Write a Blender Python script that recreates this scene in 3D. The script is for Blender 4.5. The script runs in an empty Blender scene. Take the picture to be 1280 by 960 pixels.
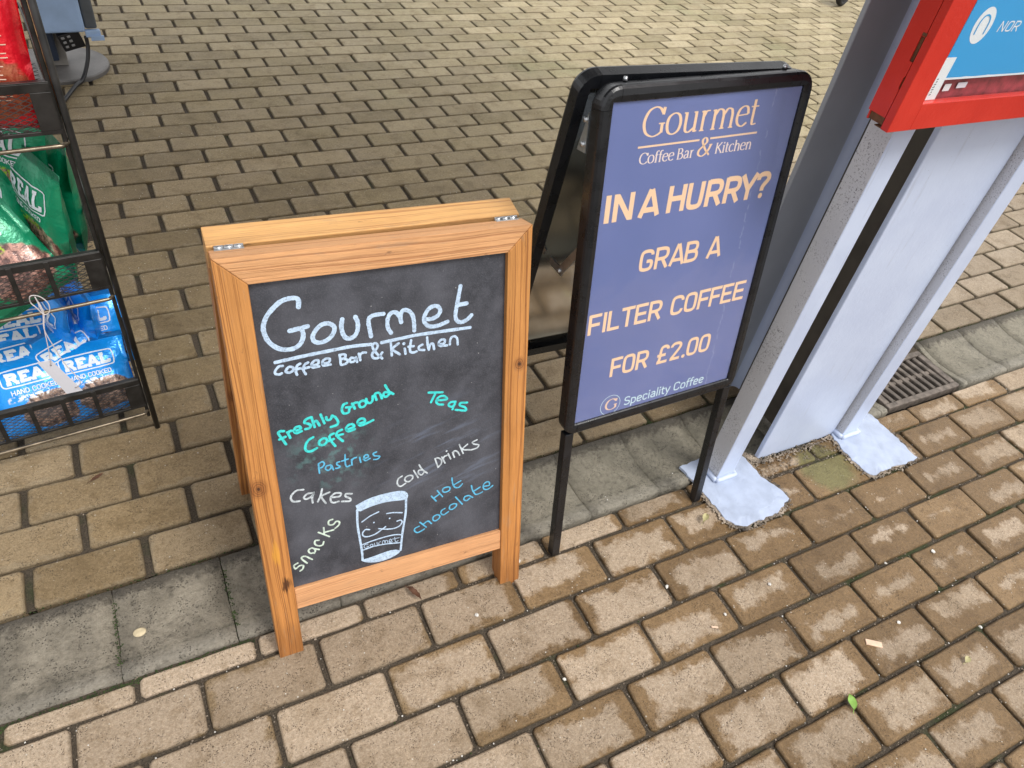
import bpy, bmesh, math, random
from mathutils import Vector, Matrix, noise
from math import sin, cos, pi, sqrt, atan2, radians
random.seed(7)
S = bpy.context.scene
COL = S.collection

# ------------------------------------------------------------------ camera, sky, sun, exposure
cam_d = bpy.data.cameras.new('camera')
cam = bpy.data.objects.new('camera', cam_d); COL.objects.link(cam)
cam.location = (-0.8113, -0.7747, 1.311)
cam.rotation_euler = (0.8117, -0.1325, -0.4532)
cam_d.sensor_width = 36.0; cam_d.lens = 36.0*908.5/1280
cam_d.clip_start = 0.02; cam_d.clip_end = 2000
S.camera = cam
SUN_EL, SUN_AZ = radians(58), radians(150)      # azimuth clockwise from +Y
world = bpy.data.worlds.new('World'); S.world = world; world.use_nodes = True
wn = world.node_tree.nodes; wl = world.node_tree.links; wn.clear()
sky = wn.new('ShaderNodeTexSky'); sky.sky_type = 'NISHITA'; sky.sun_disc = False
sky.sun_elevation = SUN_EL; sky.sun_rotation = SUN_AZ; sky.air_density = 1.0; sky.dust_density = 4.0; sky.ozone_density = 1.0
hsv = wn.new('ShaderNodeHueSaturation'); hsv.inputs['Saturation'].default_value = 0.45      # cloud cover takes the blue out
mixw = wn.new('ShaderNodeMixRGB'); mixw.inputs[0].default_value = 0.65; mixw.inputs[2].default_value = (9.6, 9.5, 9.4, 1)
bg = wn.new('ShaderNodeBackground'); bg.inputs['Strength'].default_value = 0.10
wo = wn.new('ShaderNodeOutputWorld')
wl.new(sky.outputs[0], hsv.inputs['Color']); wl.new(hsv.outputs[0], mixw.inputs[1])
wl.new(mixw.outputs[0], bg.inputs['Color']); wl.new(bg.outputs[0], wo.inputs[0])
sun_d = bpy.data.lights.new('sun', 'SUN'); sun_d.energy = 1.5; sun_d.angle = radians(20); sun_d.color = (1.0, 0.97, 0.92)
sun = bpy.data.objects.new('sun', sun_d); COL.objects.link(sun)
sd = Vector((sin(SUN_AZ)*cos(SUN_EL), cos(SUN_AZ)*cos(SUN_EL), sin(SUN_EL)))
sun.rotation_euler = sd.to_track_quat('Z', 'Y').to_euler()
vs = S.view_settings; vs.view_transform = 'Standard'; vs.look = 'None'; vs.gamma = 1; vs.use_curve_mapping = False
vs.exposure = 0.70

# ------------------------------------------------------------------ node helpers
class NT:
    def __init__(s, name):
        s.m = bpy.data.materials.new(name); s.m.use_nodes = True
        s.n = s.m.node_tree.nodes; s.l = s.m.node_tree.links
        s.b = s.n['Principled BSDF']
    def add(s, t, **kw):
        x = s.n.new(t)
        for k, v in kw.items(): setattr(x, k, v)
        return x
    def put(s, sock, v):
        if isinstance(v, bpy.types.NodeSocket): s.l.new(v, sock)
        elif isinstance(v, (tuple, list)) and len(v) == 3 and sock.type == 'RGBA': sock.default_value = (*v, 1)
        else: sock.default_value = v
    def math(s, op, a, b=0.0, c=None, clamp=False):
        x = s.add('ShaderNodeMath', operation=op, use_clamp=clamp)
        s.put(x.inputs[0], a); s.put(x.inputs[1], b)
        if c is not None: s.put(x.inputs[2], c)
        return x.outputs[0]
    def vmath(s, op, a, b=(0, 0, 0)):
        x = s.add('ShaderNodeVectorMath', operation=op); s.put(x.inputs[0], a); s.put(x.inputs[1], b)
        return x.outputs[1] if op in ('LENGTH', 'DISTANCE', 'DOT_PRODUCT') else x.outputs[0]
    def mix(s, f, a, b, mode='MIX'):
        x = s.add('ShaderNodeMixRGB', blend_type=mode); s.put(x.inputs[0], f); s.put(x.inputs[1], a); s.put(x.inputs[2], b)
        return x.outputs[0]
    def noise(s, vec, scale, detail=3, rough=0.55, col=False):
        x = s.add('ShaderNodeTexNoise'); x.inputs['Scale'].default_value = scale
        x.inputs['Detail'].default_value = detail; x.inputs['Roughness'].default_value = rough
        if vec is not None: s.l.new(vec, x.inputs['Vector'])
        return x.outputs['Color' if col else 'Fac']
    def voro(s, vec, scale, feat='F1', out='Distance'):
        x = s.add('ShaderNodeTexVoronoi', feature=feat); x.inputs['Scale'].default_value = scale
        if vec is not None: s.l.new(vec, x.inputs['Vector'])
        return x.outputs[out]
    def step(s, v, a, b):           # smooth ramp 0..1
        x = s.add('ShaderNodeMapRange', interpolation_type='SMOOTHSTEP'); s.put(x.inputs[0], v)
        s.put(x.inputs[1], a); s.put(x.inputs[2], b); return x.outputs[0]
    def lin(s, v, a, b, c, d):
        x = s.add('ShaderNodeMapRange'); s.put(x.inputs[0], v)
        for i, q in enumerate((a, b, c, d)): s.put(x.inputs[i+1], q)
        return x.outputs[0]
    def pos(s): return s.add('ShaderNodeNewGeometry').outputs['Position']
    def obj(s): return s.add('ShaderNodeTexCoord').outputs['Object']
    def uv(s): return s.add('ShaderNodeTexCoord').outputs['UV']
    def rnd(s): return s.add('ShaderNodeObjectInfo').outputs['Random']
    def sep(s, v):
        x = s.add('ShaderNodeSeparateXYZ'); s.l.new(v, x.inputs[0]); return x.outputs
    def comb(s, a, b, c):
        x = s.add('ShaderNodeCombineXYZ')
        for i, q in enumerate((a, b, c)): s.put(x.inputs[i], q)
        return x.outputs[0]
    def bump(s, h, dist, strength=1.0, prev=None):
        x = s.add('ShaderNodeBump'); x.inputs['Distance'].default_value = dist; x.inputs['Strength'].default_value = strength
        s.l.new(h, x.inputs['Height'])
        if prev is not None: s.l.new(prev, x.inputs['Normal'])
        return x.outputs[0]
    def out(s, col=None, rough=None, metal=None, normal=None, **kw):
        if col is not None: s.put(s.b.inputs['Base Color'], col)
        if rough is not None: s.put(s.b.inputs['Roughness'], rough)
        if metal is not None: s.put(s.b.inputs['Metallic'], metal)
        if normal is not None: s.l.new(normal, s.b.inputs['Normal'])
        for k, v in kw.items(): s.put(s.b.inputs[k.replace('_', ' ')], v)
        return s.m

def simple(name, col, rough=0.5, metal=0.0, nscale=0, namp=0.15, bump=0, bscale=300, **kw):
    t = NT(name); c = col; nrm = None
    if nscale:
        f = t.noise(t.obj(), nscale, 4)
        c = t.mix(t.lin(f, 0.3, 0.7, 0, 1), tuple(x*(1-namp) for x in col), tuple(min(1, x*(1+namp)) for x in col))
    if bump: nrm = t.bump(t.noise(t.obj(), bscale, 3), bump)
    return t.out(c, rough, metal, nrm, **kw)

# ------------------------------------------------------------------ materials
def mat_paver(name, near):
    t = NT(name); P = t.pos(); x, y, z = t.sep(P)
    u = t.uv(); us = t.sep(u)
    rn = t.add('ShaderNodeAttribute', attribute_name='rnd').outputs['Fac']
    r = t.math('FRACT', t.math('ADD', t.rnd(), rn))
    r2 = t.math('FRACT', t.math('MULTIPLY', r, 17.3))
    def rim(ox, oy):
        dx = t.math('MULTIPLY', t.math('SUBTRACT', 1.0, t.math('ABSOLUTE', t.math('ADD', us[0], ox))), 0.096)
        dy = t.math('MULTIPLY', t.math('SUBTRACT', 1.0, t.math('ABSOLUTE', t.math('ADD', us[1], oy))), 0.047)
        return t.math('MINIMUM', dx, dy)
    d = rim(0.0, 0.0); r3 = t.math('FRACT', t.math('MULTIPLY', r, 41.7)); r4 = t.math('FRACT', t.math('MULTIPLY', r, 91.3))
    ds = rim(t.math('MULTIPLY', t.math('SUBTRACT', r3, 0.5), 0.42), t.math('MULTIPLY', t.math('SUBTRACT', r4, 0.5), 0.62))
    n1 = t.noise(P, 30, 5, 0.62); n2 = t.noise(P, 5, 3); n3 = t.noise(P, 380, 4, 0.85); n4 = t.noise(P, 170, 5, 0.85)
    dd = t.math('ADD', ds if near else d, t.math('MULTIPLY', t.math('SUBTRACT', n1, 0.5), 0.075))
    dd = t.math('ADD', dd, t.math('MULTIPLY', t.math('SUBTRACT', n3, 0.5), 0.012))
    speck = t.step(t.voro(P, 300, out='Distance'), 0.34, 0.20)
    speck = t.math('MULTIPLY', speck, t.step(t.noise(P, 38, 4, 0.7), 0.46, 0.60))
    if near:
        wet_a = t.math('MULTIPLY', t.vmath('DISTANCE', P, (0.62, -0.18, 0.0)), 1.0)
        thr = t.math('ADD', t.lin(wet_a, 0.0, 0.75, 0.050, 0.002), t.math('MULTIPLY', t.math('SUBTRACT', r2, 0.5), 0.020))
        left = t.step(x, -0.2, -0.75)
        thr = t.math('SUBTRACT', thr, t.math('MULTIPLY', left, 0.020))
        dry = t.step(dd, thr, t.math('ADD', thr, 0.016))
        dryc = t.mix(r, (0.398, 0.314, 0.226), (0.495, 0.396, 0.296))
        wetc = t.mix(r2, (0.208, 0.131, 0.060), (0.280, 0.183, 0.090))
        wetc = t.mix(left, wetc, (0.285, 0.205, 0.115))
        col = t.mix(dry, wetc, dryc)
        rough = t.lin(dry, 0, 1, 0.34, 0.85)
        mossr = t.step(t.math('ADD', t.vmath('DISTANCE', P, (0.60, -0.125, 0)), t.math('MULTIPLY', n1, 0.06)), 0.125, 0.085)
        col = t.mix(t.math('MULTIPLY', mossr, 0.75), col, t.mix(n4, (0.10, 0.115, 0.03), (0.27, 0.26, 0.12)))
    else:
        # shade by the rack put into the olive brown, paler and greener further off and to the right
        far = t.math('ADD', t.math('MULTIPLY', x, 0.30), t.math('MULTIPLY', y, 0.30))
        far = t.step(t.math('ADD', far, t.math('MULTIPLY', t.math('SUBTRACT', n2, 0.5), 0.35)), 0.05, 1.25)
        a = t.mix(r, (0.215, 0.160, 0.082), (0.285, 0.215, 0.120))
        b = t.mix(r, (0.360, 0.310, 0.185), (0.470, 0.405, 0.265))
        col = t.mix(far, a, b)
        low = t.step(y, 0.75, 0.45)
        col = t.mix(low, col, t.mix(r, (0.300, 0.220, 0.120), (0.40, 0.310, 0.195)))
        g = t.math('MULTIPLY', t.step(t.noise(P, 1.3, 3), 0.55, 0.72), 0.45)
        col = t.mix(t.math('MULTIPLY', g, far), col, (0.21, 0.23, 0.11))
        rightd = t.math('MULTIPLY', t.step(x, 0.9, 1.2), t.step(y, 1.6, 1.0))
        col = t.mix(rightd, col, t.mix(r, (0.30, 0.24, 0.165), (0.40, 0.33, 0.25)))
        edge = t.step(dd, 0.012, 0.0)
        col = t.mix(t.math('MULTIPLY', edge, 0.35), col, (0.33, 0.28, 0.20))
        rough = t.lin(n2, 0.3, 0.7, 0.55, 0.8)
    col = t.mix(t.math('MULTIPLY', t.math('SUBTRACT', 1.0, t.step(d, 0.0, 0.006)), 0.35), col, (0.11, 0.085, 0.05))
    col = t.mix(t.lin(n4, 0.40, 0.66, 0, 0.95), col, t.mix(1.0, col, (0.62, 0.58, 0.52), 'MULTIPLY'))
    col = t.mix(t.lin(n3, 0.48, 0.64, 0, 0.9), col, t.mix(1.0, col, (1.40, 1.38, 1.36), 'MULTIPLY'))
    big = t.noise(P, 6.5, 5, 0.6); b2 = t.noise(t.vmath('ADD', P, (7.3, 2.1, 0)), 17, 5, 0.65)
    col = t.mix(t.math('MULTIPLY', t.step(big, 0.48, 0.66), 0.40), col, t.mix(1.0, col, (0.62, 0.58, 0.50), 'MULTIPLY'))
    col = t.mix(t.math('MULTIPLY', t.step(b2, 0.52, 0.64), 0.45), col, t.mix(1.0, col, (0.60, 0.55, 0.46), 'MULTIPLY'))
    col = t.mix(t.math('MULTIPLY', t.step(b2, 0.42, 0.34), 0.35), col, t.mix(1.0, col, (1.28, 1.27, 1.25), 'MULTIPLY'))
    tone = t.math('FRACT', t.math('MULTIPLY', r, 63.1)); col = t.mix(1.0, col, t.mix(tone, (0.84, 0.83, 0.82), (1.12, 1.12, 1.13)), 'MULTIPLY')
    col = t.mix(t.math('MULTIPLY', speck, 0.75), col, (0.06, 0.042, 0.028))
    wsp = t.math('MULTIPLY', t.step(t.voro(P, 80), 0.13, 0.08), t.step(t.noise(P, 15, 2), 0.5, 0.6))
    col = t.mix(t.math('MULTIPLY', wsp, 0.8), col, (0.62, 0.58, 0.50))
    h = t.math('ADD', t.math('MULTIPLY', n4, 0.7), t.math('MULTIPLY', n3, 0.3))
    h = t.math('SUBTRACT', h, t.math('MULTIPLY', speck, 0.6))
    nrm = t.bump(h, 0.0050, 0.9)
    nrm = t.bump(t.noise(P, 30, 2), 0.006, 0.4, nrm)
    return t.out(col, rough, None, nrm, Specular_IOR_Level=0.35)

def mat_sand():
    t = NT('joint_sand'); P = t.pos()
    n = t.noise(P, 350, 4, 0.7); n2 = t.noise(P, 9, 4); x, y, z = t.sep(P)
    c = t.mix(t.lin(n, 0.3, 0.75, 0, 1), (0.026, 0.020, 0.014), (0.170, 0.132, 0.092))
    mr = t.math('ADD', t.math('MULTIPLY', t.step(x, -0.3, 0.8), 0.10), t.math('MULTIPLY', t.step(y, 1.2, 0.0), 0.0)); moss = t.math('MULTIPLY', t.step(t.math('ADD', n2, mr), 0.58, 0.74), 0.8)
    c = t.mix(moss, c, t.mix(n, (0.016, 0.026, 0.006), (0.060, 0.090, 0.022)))
    return t.out(c, 0.95, None, t.bump(n, 0.006))

def mat_channel():
    t = NT('channel_concrete'); P = t.pos(); x, y, z = t.sep(P)
    n = t.noise(P, 14, 6, 0.65); n2 = t.noise(P, 260, 3); n3 = t.noise(P, 3, 3); n5 = t.noise(P, 70, 4, 0.7)
    c = t.mix(t.step(n, 0.3, 0.7), (0.205, 0.180, 0.138), (0.370, 0.328, 0.258))
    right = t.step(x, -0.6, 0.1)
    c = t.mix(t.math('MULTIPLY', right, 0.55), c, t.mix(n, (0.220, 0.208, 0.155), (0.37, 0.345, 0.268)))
    u = t.sep(t.uv()); v = u[1]
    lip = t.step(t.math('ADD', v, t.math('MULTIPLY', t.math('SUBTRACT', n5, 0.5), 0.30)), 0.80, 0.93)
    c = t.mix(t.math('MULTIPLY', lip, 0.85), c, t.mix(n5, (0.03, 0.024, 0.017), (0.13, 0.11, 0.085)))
    lipl = t.math('MULTIPLY', t.step(v, 0.17, 0.19), t.step(v, 0.225, 0.20)); c = t.mix(t.math('MULTIPLY', t.math('MULTIPLY', lipl, t.step(n5, 0.40, 0.6)), 0.6), c, (0.09, 0.085, 0.06))
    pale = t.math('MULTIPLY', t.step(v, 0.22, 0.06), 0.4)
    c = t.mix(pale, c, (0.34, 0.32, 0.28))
    c = t.mix(t.lin(n2, 0.6, 0.8, 0, 0.6), c, (0.42, 0.40, 0.36))
    c = t.mix(t.math('MULTIPLY', t.step(n5, 0.50, 0.70), 0.45), c, (0.07, 0.06, 0.045))
    pit = t.math('MULTIPLY', t.step(t.voro(P, 240), 0.34, 0.18), t.step(t.noise(P, 30, 3), 0.45, 0.6))
    c = t.mix(t.math('MULTIPLY', pit, 0.7), c, (0.05, 0.045, 0.035))
    n6 = t.noise(P, 130, 5, 0.85); c = t.mix(t.lin(n6, 0.4, 0.66, 0, 0.8), c, t.mix(1.0, c, (0.6, 0.58, 0.54), 'MULTIPLY'))
    return t.out(c, t.lin(n3, 0.3, 0.7, 0.5, 0.8), None, t.bump(t.math('ADD', t.math('SUBTRACT', n6, pit), t.math('MULTIPLY', lip, n5)), 0.005))

def mat_wood(name, base, dark, seed, knots=True):
    # UV: u along the grain, v across, in metres
    t = NT(name); U = t.uv()
    off = t.math('ADD', t.math('MULTIPLY', t.rnd(), 7.0), seed)
    s = t.sep(U)
    wob = t.math('MULTIPLY', t.math('SUBTRACT', t.noise(t.comb(t.math('MULTIPLY', s[0], 2.2), t.math('MULTIPLY', s[1], 9), off), 1.0, 2), 0.5), 0.020)
    v = t.math('ADD', s[1], wob)
    rings = t.noise(t.comb(t.math('MULTIPLY', s[0], 1.6), t.math('MULTIPLY', v, 330), off), 1.0, 4, 0.65)
    broad = t.noise(t.comb(t.math('MULTIPLY', s[0], 2.5), t.math('MULTIPLY', v, 45), off), 1.0, 3)
    fib = t.noise(t.comb(t.math('MULTIPLY', s[0], 30), t.math('MULTIPLY', s[1], 1500), off), 1.0, 3)
    pores = t.math('MULTIPLY', t.step(rings, 0.50, 0.64), 0.75)
    c = t.mix(t.step(broad, 0.3, 0.7), base, tuple(q*1.22 for q in base))
    c = t.mix(pores, c, dark)
    c = t.mix(t.lin(fib, 0.35, 0.7, 0, 0.45), c, tuple(q*0.55 for q in base))
    if knots is True:
        kv = t.comb(t.math('MULTIPLY', s[0], 3.2), t.math('MULTIPLY', s[1], 9.0), off)
        k = t.voro(kv, 1.0)
        ring = t.math('MULTIPLY', t.step(t.math('SINE', t.math('MULTIPLY', k, 150)), 0.2, 0.9), t.step(k, 0.16, 0.09))
        c = t.mix(t.math('MULTIPLY', ring, 0.55), c, dark)
        c = t.mix(t.math('MULTIPLY', t.step(k, 0.075, 0.045), 0.85), c, tuple(q*0.45 for q in dark))
    if knots == 'side':
        O = t.obj(); o = t.sep(O)
        for kx, kz, kr in ((0.0115, 0.372, 0.020), (0.4654, 0.506, 0.015)):
            kd = t.vmath('LENGTH', t.comb(t.math('MULTIPLY', t.math('SUBTRACT', o[0], kx), 1.25), 0.0, t.math('SUBTRACT', o[2], kz)))
            kd = t.math('ADD', kd, t.math('MULTIPLY', t.math('SUBTRACT', t.noise(O, 90, 2), 0.5), 0.005))
            rg = t.math('MULTIPLY', t.step(t.math('SINE', t.math('MULTIPLY', kd, 1500)), -0.1, 0.9), t.step(kd, kr, kr*0.6))
            c = t.mix(t.math('MULTIPLY', t.step(kd, kr*1.3, kr*0.4), 0.55), c, dark)
            c = t.mix(t.math('MULTIPLY', rg, 0.6), c, (0.12, 0.045, 0.015))
            c = t.mix(t.step(kd, 0.0045, 0.0028), c, (0.07, 0.028, 0.014))
        sd = t.vmath('LENGTH', t.comb(t.math('MULTIPLY', t.math('SUBTRACT', o[0], 0.031), 2.6), 0.0, t.math('SUBTRACT', o[2], 0.165)))
        sn = t.noise(t.comb(t.math('MULTIPLY', o[0], 260), 0.0, t.math('MULTIPLY', o[2], 28)), 1.0, 3)
        c = t.mix(t.math('MULTIPLY', t.step(t.math('ADD', sd, t.math('MULTIPLY', sn, 0.07)), 0.058, 0.040), 0.9), c, (0.055, 0.018, 0.008))
        yd = t.vmath('LENGTH', t.comb(t.math('MULTIPLY', t.math('SUBTRACT', o[0], 0.022), 4.0), 0.0, t.math('SUBTRACT', o[2], 0.235)))
        c = t.mix(t.math('MULTIPLY', t.step(t.math('ADD', yd, t.math('MULTIPLY', sn, 0.06)), 0.062, 0.040), 0.7), c, (0.72, 0.36, 0.05))
        c = t.mix(t.math('MULTIPLY', t.step(o[2], 0.62, 0.30), 0.30), c, t.mix(1.0, c, (0.80, 0.62, 0.5), 'MULTIPLY'))
    st = t.noise(t.comb(t.math('MULTIPLY', s[0], 26), t.math('MULTIPLY', s[1], 70), off), 1.0, 4, 0.7)
    c = t.mix(t.math('MULTIPLY', t.step(st, 0.64, 0.74), 0.55), c, (0.10, 0.055, 0.03))
    ft = t.sep(t.obj())[2]; fn = t.noise(t.comb(t.math('MULTIPLY', s[0], 14), t.math('MULTIPLY', s[1], 160), off), 1.0, 4, 0.7)
    wet = t.step(t.math('ADD', ft, t.math('MULTIPLY', fn, -0.16)), 0.03, -0.06)
    c = t.mix(t.math('MULTIPLY', wet, 0.6), c, t.mix(1.0, c, (0.42, 0.36, 0.33), 'MULTIPLY'))
    wx = t.noise(t.comb(t.math('MULTIPLY', s[0], 9), t.math('MULTIPLY', s[1], 60), off), 1.0, 5, 0.75)
    c = t.mix(t.math('MULTIPLY', t.step(wx, 0.56, 0.72), 0.40), c, (0.30, 0.22, 0.15))
    gr = t.noise(t.obj(), 5, 3)
    c = t.mix(t.lin(gr, 0.45, 0.75, 0, 0.4), c, t.mix(1.0, c, (0.78, 0.68, 0.6), 'MULTIPLY'))
    nrm = t.bump(t.math('SUBTRACT', fib, t.math('MULTIPLY', pores, 0.9)), 0.0009, 0.7)
    return t.out(c, t.lin(broad, 0.3, 0.7, 0.42, 0.6), None, nrm, Specular_IOR_Level=0.4)

def mat_slate():
    t = NT('chalkboard_black'); U = t.obj()
    n = t.noise(U, 9, 5, 0.6); n2 = t.noise(U, 420, 3); n3 = t.noise(U, 35, 5, 0.7)
    x, y, z = t.sep(U)
    c = t.mix(t.step(n, 0.30, 0.72), (0.024, 0.026, 0.034), (0.072, 0.075, 0.092))
    c = t.mix(t.lin(n3, 0.45, 0.8, 0, 0.55), c, (0.095, 0.098, 0.118))
    # rubbed-out chalk under the cyan lines and a long pale swipe
    sm = t.noise(t.comb(t.math('MULTIPLY', t.math('ADD', x, t.math('MULTIPLY', z, 0.2)), 10), 0.0, t.math('MULTIPLY', t.math('SUBTRACT', z, t.math('MULTIPLY', x, 0.28)), 70)), 1.0, 3)
    m1 = t.math('MULTIPLY', t.step(t.vmath('DISTANCE', U, (0.33, 0.0, 0.335)), 0.16, 0.03), t.step(sm, 0.5, 0.75))
    c = t.mix(t.math('MULTIPLY', m1, 0.55), c, (0.17, 0.21, 0.30))
    m2 = t.math('MULTIPLY', t.step(t.vmath('DISTANCE', U, (0.13, 0.0, 0.40)), 0.09, 0.02), t.step(t.noise(U, 60, 4), 0.5, 0.68))
    c = t.mix(t.math('MULTIPLY', m2, 0.6), c, (0.10, 0.22, 0.22))
    dust = t.step(t.voro(U, 60), 0.07, 0.04)
    dust = t.math('MULTIPLY', dust, t.step(t.noise(U, 11, 2), 0.52, 0.62))
    c = t.mix(t.math('MULTIPLY', dust, 0.6), c, (0.45, 0.45, 0.45))
    c = t.mix(t.lin(n2, 0.5, 0.8, 0, 0.35), c, (0.14, 0.14, 0.16))
    return t.out(c, t.lin(n, 0.3, 0.7, 0.5, 0.68), None, t.bump(n2, 0.0004))

def mat_pen(name, col, lo=0.78):
    t = NT(name); P = t.obj(); n = t.noise(P, 120, 4, 0.7)
    c = t.mix(t.step(n, 0.35, 0.6), tuple(q*lo for q in col), col)
    c = t.mix(t.math('MULTIPLY', t.step(t.noise(P, 330, 4, 0.75), 0.47, 0.38), 0.45), c, (0.10, 0.11, 0.13))
    return t.out(c, 0.8)

def mat_black_alu():
    t = NT('black_anodised_frame'); P = t.obj(); n = t.noise(P, 30, 4); s = t.noise(P, 400, 2)
    c = t.mix(t.lin(n, 0.3, 0.8, 0, 1), (0.006, 0.007, 0.009), (0.014, 0.015, 0.019))
    dust = t.math('MULTIPLY', t.step(t.voro(P, 130), 0.09, 0.05), t.step(t.noise(P, 20, 2), 0.55, 0.65))
    c = t.mix(t.math('MULTIPLY', dust, 0.5), c, (0.2, 0.2, 0.2))
    return t.out(c, t.lin(n, 0.3, 0.7, 0.22, 0.36), 0.2, t.bump(s, 0.0002), Specular_IOR_Level=0.6)

def mat_poster():
    t = NT('poster_blue_print'); P = t.obj(); n = t.noise(P, 3, 3)
    c = t.mix(t.step(n, 0.3, 0.7), (0.128, 0.172, 0.390), (0.160, 0.203, 0.435))
    # creased edge of the sheet: a wavering pale scuff near the right side
    x, y, z = t.sep(P)
    wv = t.math('MULTIPLY', t.math('SUBTRACT', t.noise(t.comb(0.0, 0.0, t.math('MULTIPLY', z, 22)), 1.0, 4, 0.7), 0.5), 0.035)
    dx = t.math('ABSOLUTE', t.math('SUBTRACT', t.math('ADD', x, wv), 0.338))
    sc = t.math('MULTIPLY', t.step(dx, 0.0022, 0.0006), t.step(t.noise(P, 90, 3), 0.42, 0.6))
    c = t.mix(t.math('MULTIPLY', sc, 0.35), c, (0.40, 0.45, 0.65))
    return t.out(c, 0.30, None, None, Specular_IOR_Level=0.5)

def mat_cover(name, strength=1.0, tint=(1, 1, 1)):
    t = NT(name)
    tr = t.add('ShaderNodeBsdfTransparent'); tr.inputs[0].default_value = (*tint, 1)
    gl = t.add('ShaderNodeBsdfGlossy'); gl.inputs['Roughness'].default_value = 0.10
    n = t.bump(t.noise(t.obj(), 6, 3), 0.004, 0.6); t.l.new(n, gl.inputs['Normal'])
    fr = t.add('ShaderNodeFresnel'); fr.inputs['IOR'].default_value = 1.5
    mx = t.add('ShaderNodeMixShader'); bf = t.add('ShaderNodeNewGeometry').outputs['Backfacing']; t.l.new(t.math('MULTIPLY', t.math('MULTIPLY', fr.outputs[0], strength), t.math('SUBTRACT', 1.0, bf), clamp=True), mx.inputs[0])
    t.l.new(tr.outputs[0], mx.inputs[1]); t.l.new(gl.outputs[0], mx.inputs[2])
    t.l.new(mx.outputs[0], t.n['Material Output'].inputs[0])
    return t.m

def mat_steel():
    t = NT('pale_blue_grey_steel_paint'); P = t.obj(); n = t.noise(P, 6, 4); n2 = t.noise(P, 90, 4, 0.7); W = t.pos(); x, y, z = t.sep(W)
    c = t.mix(t.step(n, 0.3, 0.7), (0.46, 0.530, 0.70), (0.53, 0.605, 0.77))
    fl = t.math('MULTIPLY', t.step(t.voro(P, 210), 0.16, 0.08), t.step(t.noise(P, 28, 4, 0.7), 0.56, 0.68))
    c = t.mix(t.math('MULTIPLY', fl, 0.85), c, (0.03, 0.035, 0.045))
    scf = t.math('MULTIPLY', t.step(t.noise(t.comb(t.math('MULTIPLY', x, 60), t.math('MULTIPLY', y, 60), t.math('MULTIPLY', z, 5)), 1.0, 4, 0.7), 0.58, 0.72), 0.30)
    c = t.mix(scf, c, (0.30, 0.33, 0.40))
    dirt = t.math('MULTIPLY', t.step(t.math('ADD', z, t.math('MULTIPLY', n2, 0.03)), 0.035, 0.012), t.step(n2, 0.60, 0.72))
    c = t.mix(t.math('MULTIPLY', dirt, 0.5), c, (0.13, 0.12, 0.09))
    return t.out(c, 0.32, None, t.bump(n2, 0.0012, 0.5))
def mat_steel_speckled():
    t = NT('speckled_steel_side_light'); P = t.obj(); n = t.noise(P, 8, 4)
    c = t.mix(t.step(n, 0.3, 0.7), (0.52, 0.53, 0.57), (0.60, 0.61, 0.65))
    fl = t.math('MULTIPLY', t.step(t.noise(P, 300, 4, 0.8), 0.56, 0.62), t.step(t.noise(P, 16, 3, 0.6), 0.38, 0.60))
    c = t.mix(t.math('MULTIPLY', fl, 0.9), c, (0.035, 0.035, 0.05))
    return t.out(c, 0.45, None, t.bump(t.noise(P, 200, 3), 0.0008))

def mat_red():
    t = NT('red_enamel'); P = t.obj(); n = t.noise(P, 7, 4); n2 = t.noise(P, 160, 4, 0.7)
    c = t.mix(t.step(n, 0.3, 0.7), (0.50, 0.020, 0.012), (0.60, 0.034, 0.020))
    fl = t.math('MULTIPLY', t.step(t.voro(P, 60), 0.06, 0.035), t.step(t.noise(P, 9, 3), 0.5, 0.62))
    c = t.mix(t.math('MULTIPLY', fl, 0.5), c, (0.75, 0.35, 0.3))
    return t.out(c, 0.28, None, t.bump(n2, 0.0005), Specular_IOR_Level=0.5)

def mat_packet(name, col, pic_a, pic_b, accent):
    t = NT(name); U = t.uv(); s = t.sep(U); P = t.obj()
    off = t.math('MULTIPLY', t.rnd(), 9.0)
    n = t.noise(P, 14, 4)
    c = t.mix(t.step(n, 0.35, 0.7), col, tuple(min(1, q*1.12) for q in col))
    # printed picture of the contents on the lower half of the face
    e = t.math('ADD', t.math('POWER', t.math('MULTIPLY', t.math('SUBTRACT', s[0], 0.62), 2.6), 2.0), t.math('POWER', t.math('MULTIPLY', t.math('SUBTRACT', s[1], 0.26), 4.2), 2.0))
    e = t.math('ADD', e, t.math('MULTIPLY', t.math('SUBTRACT', t.noise(P, 40, 3), 0.5), 0.9))
    pic = t.mix(t.step(t.noise(P, 90, 4, 0.7), 0.4, 0.62), pic_a, pic_b)
    c = t.mix(t.step(e, 0.9, 0.7), c, pic)
    ac = t.math('MULTIPLY', t.step(s[1], 0.50, 0.47), t.step(s[1], 0.41, 0.44)); ac = t.math('MULTIPLY', ac, t.step(t.math('ABSOLUTE', t.math('SUBTRACT', s[0], 0.42)), 0.26, 0.24))
    c = t.mix(t.math('MULTIPLY', t.math('MULTIPLY', ac, t.step(t.noise(P, 170, 1), 0.45, 0.5)), 0.85), c, accent)
    crimp = t.math('MULTIPLY', t.math('SINE', t.math('MULTIPLY', s[1], 900)), t.math('MAXIMUM', t.step(s[1], 0.93, 0.95), t.step(s[1], 0.06, 0.04)))
    w = t.add('ShaderNodeTexWave'); 
    nrm = t.bump(crimp, 0.0008)
    nrm = t.bump(t.noise(P, 22, 4, 0.6), 0.010, 0.55, nrm)
    return t.out(c, 0.30, 0.25, nrm, Specular_IOR_Level=0.6, Coat_Weight=0.3, Coat_Roughness=0.15)

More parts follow.
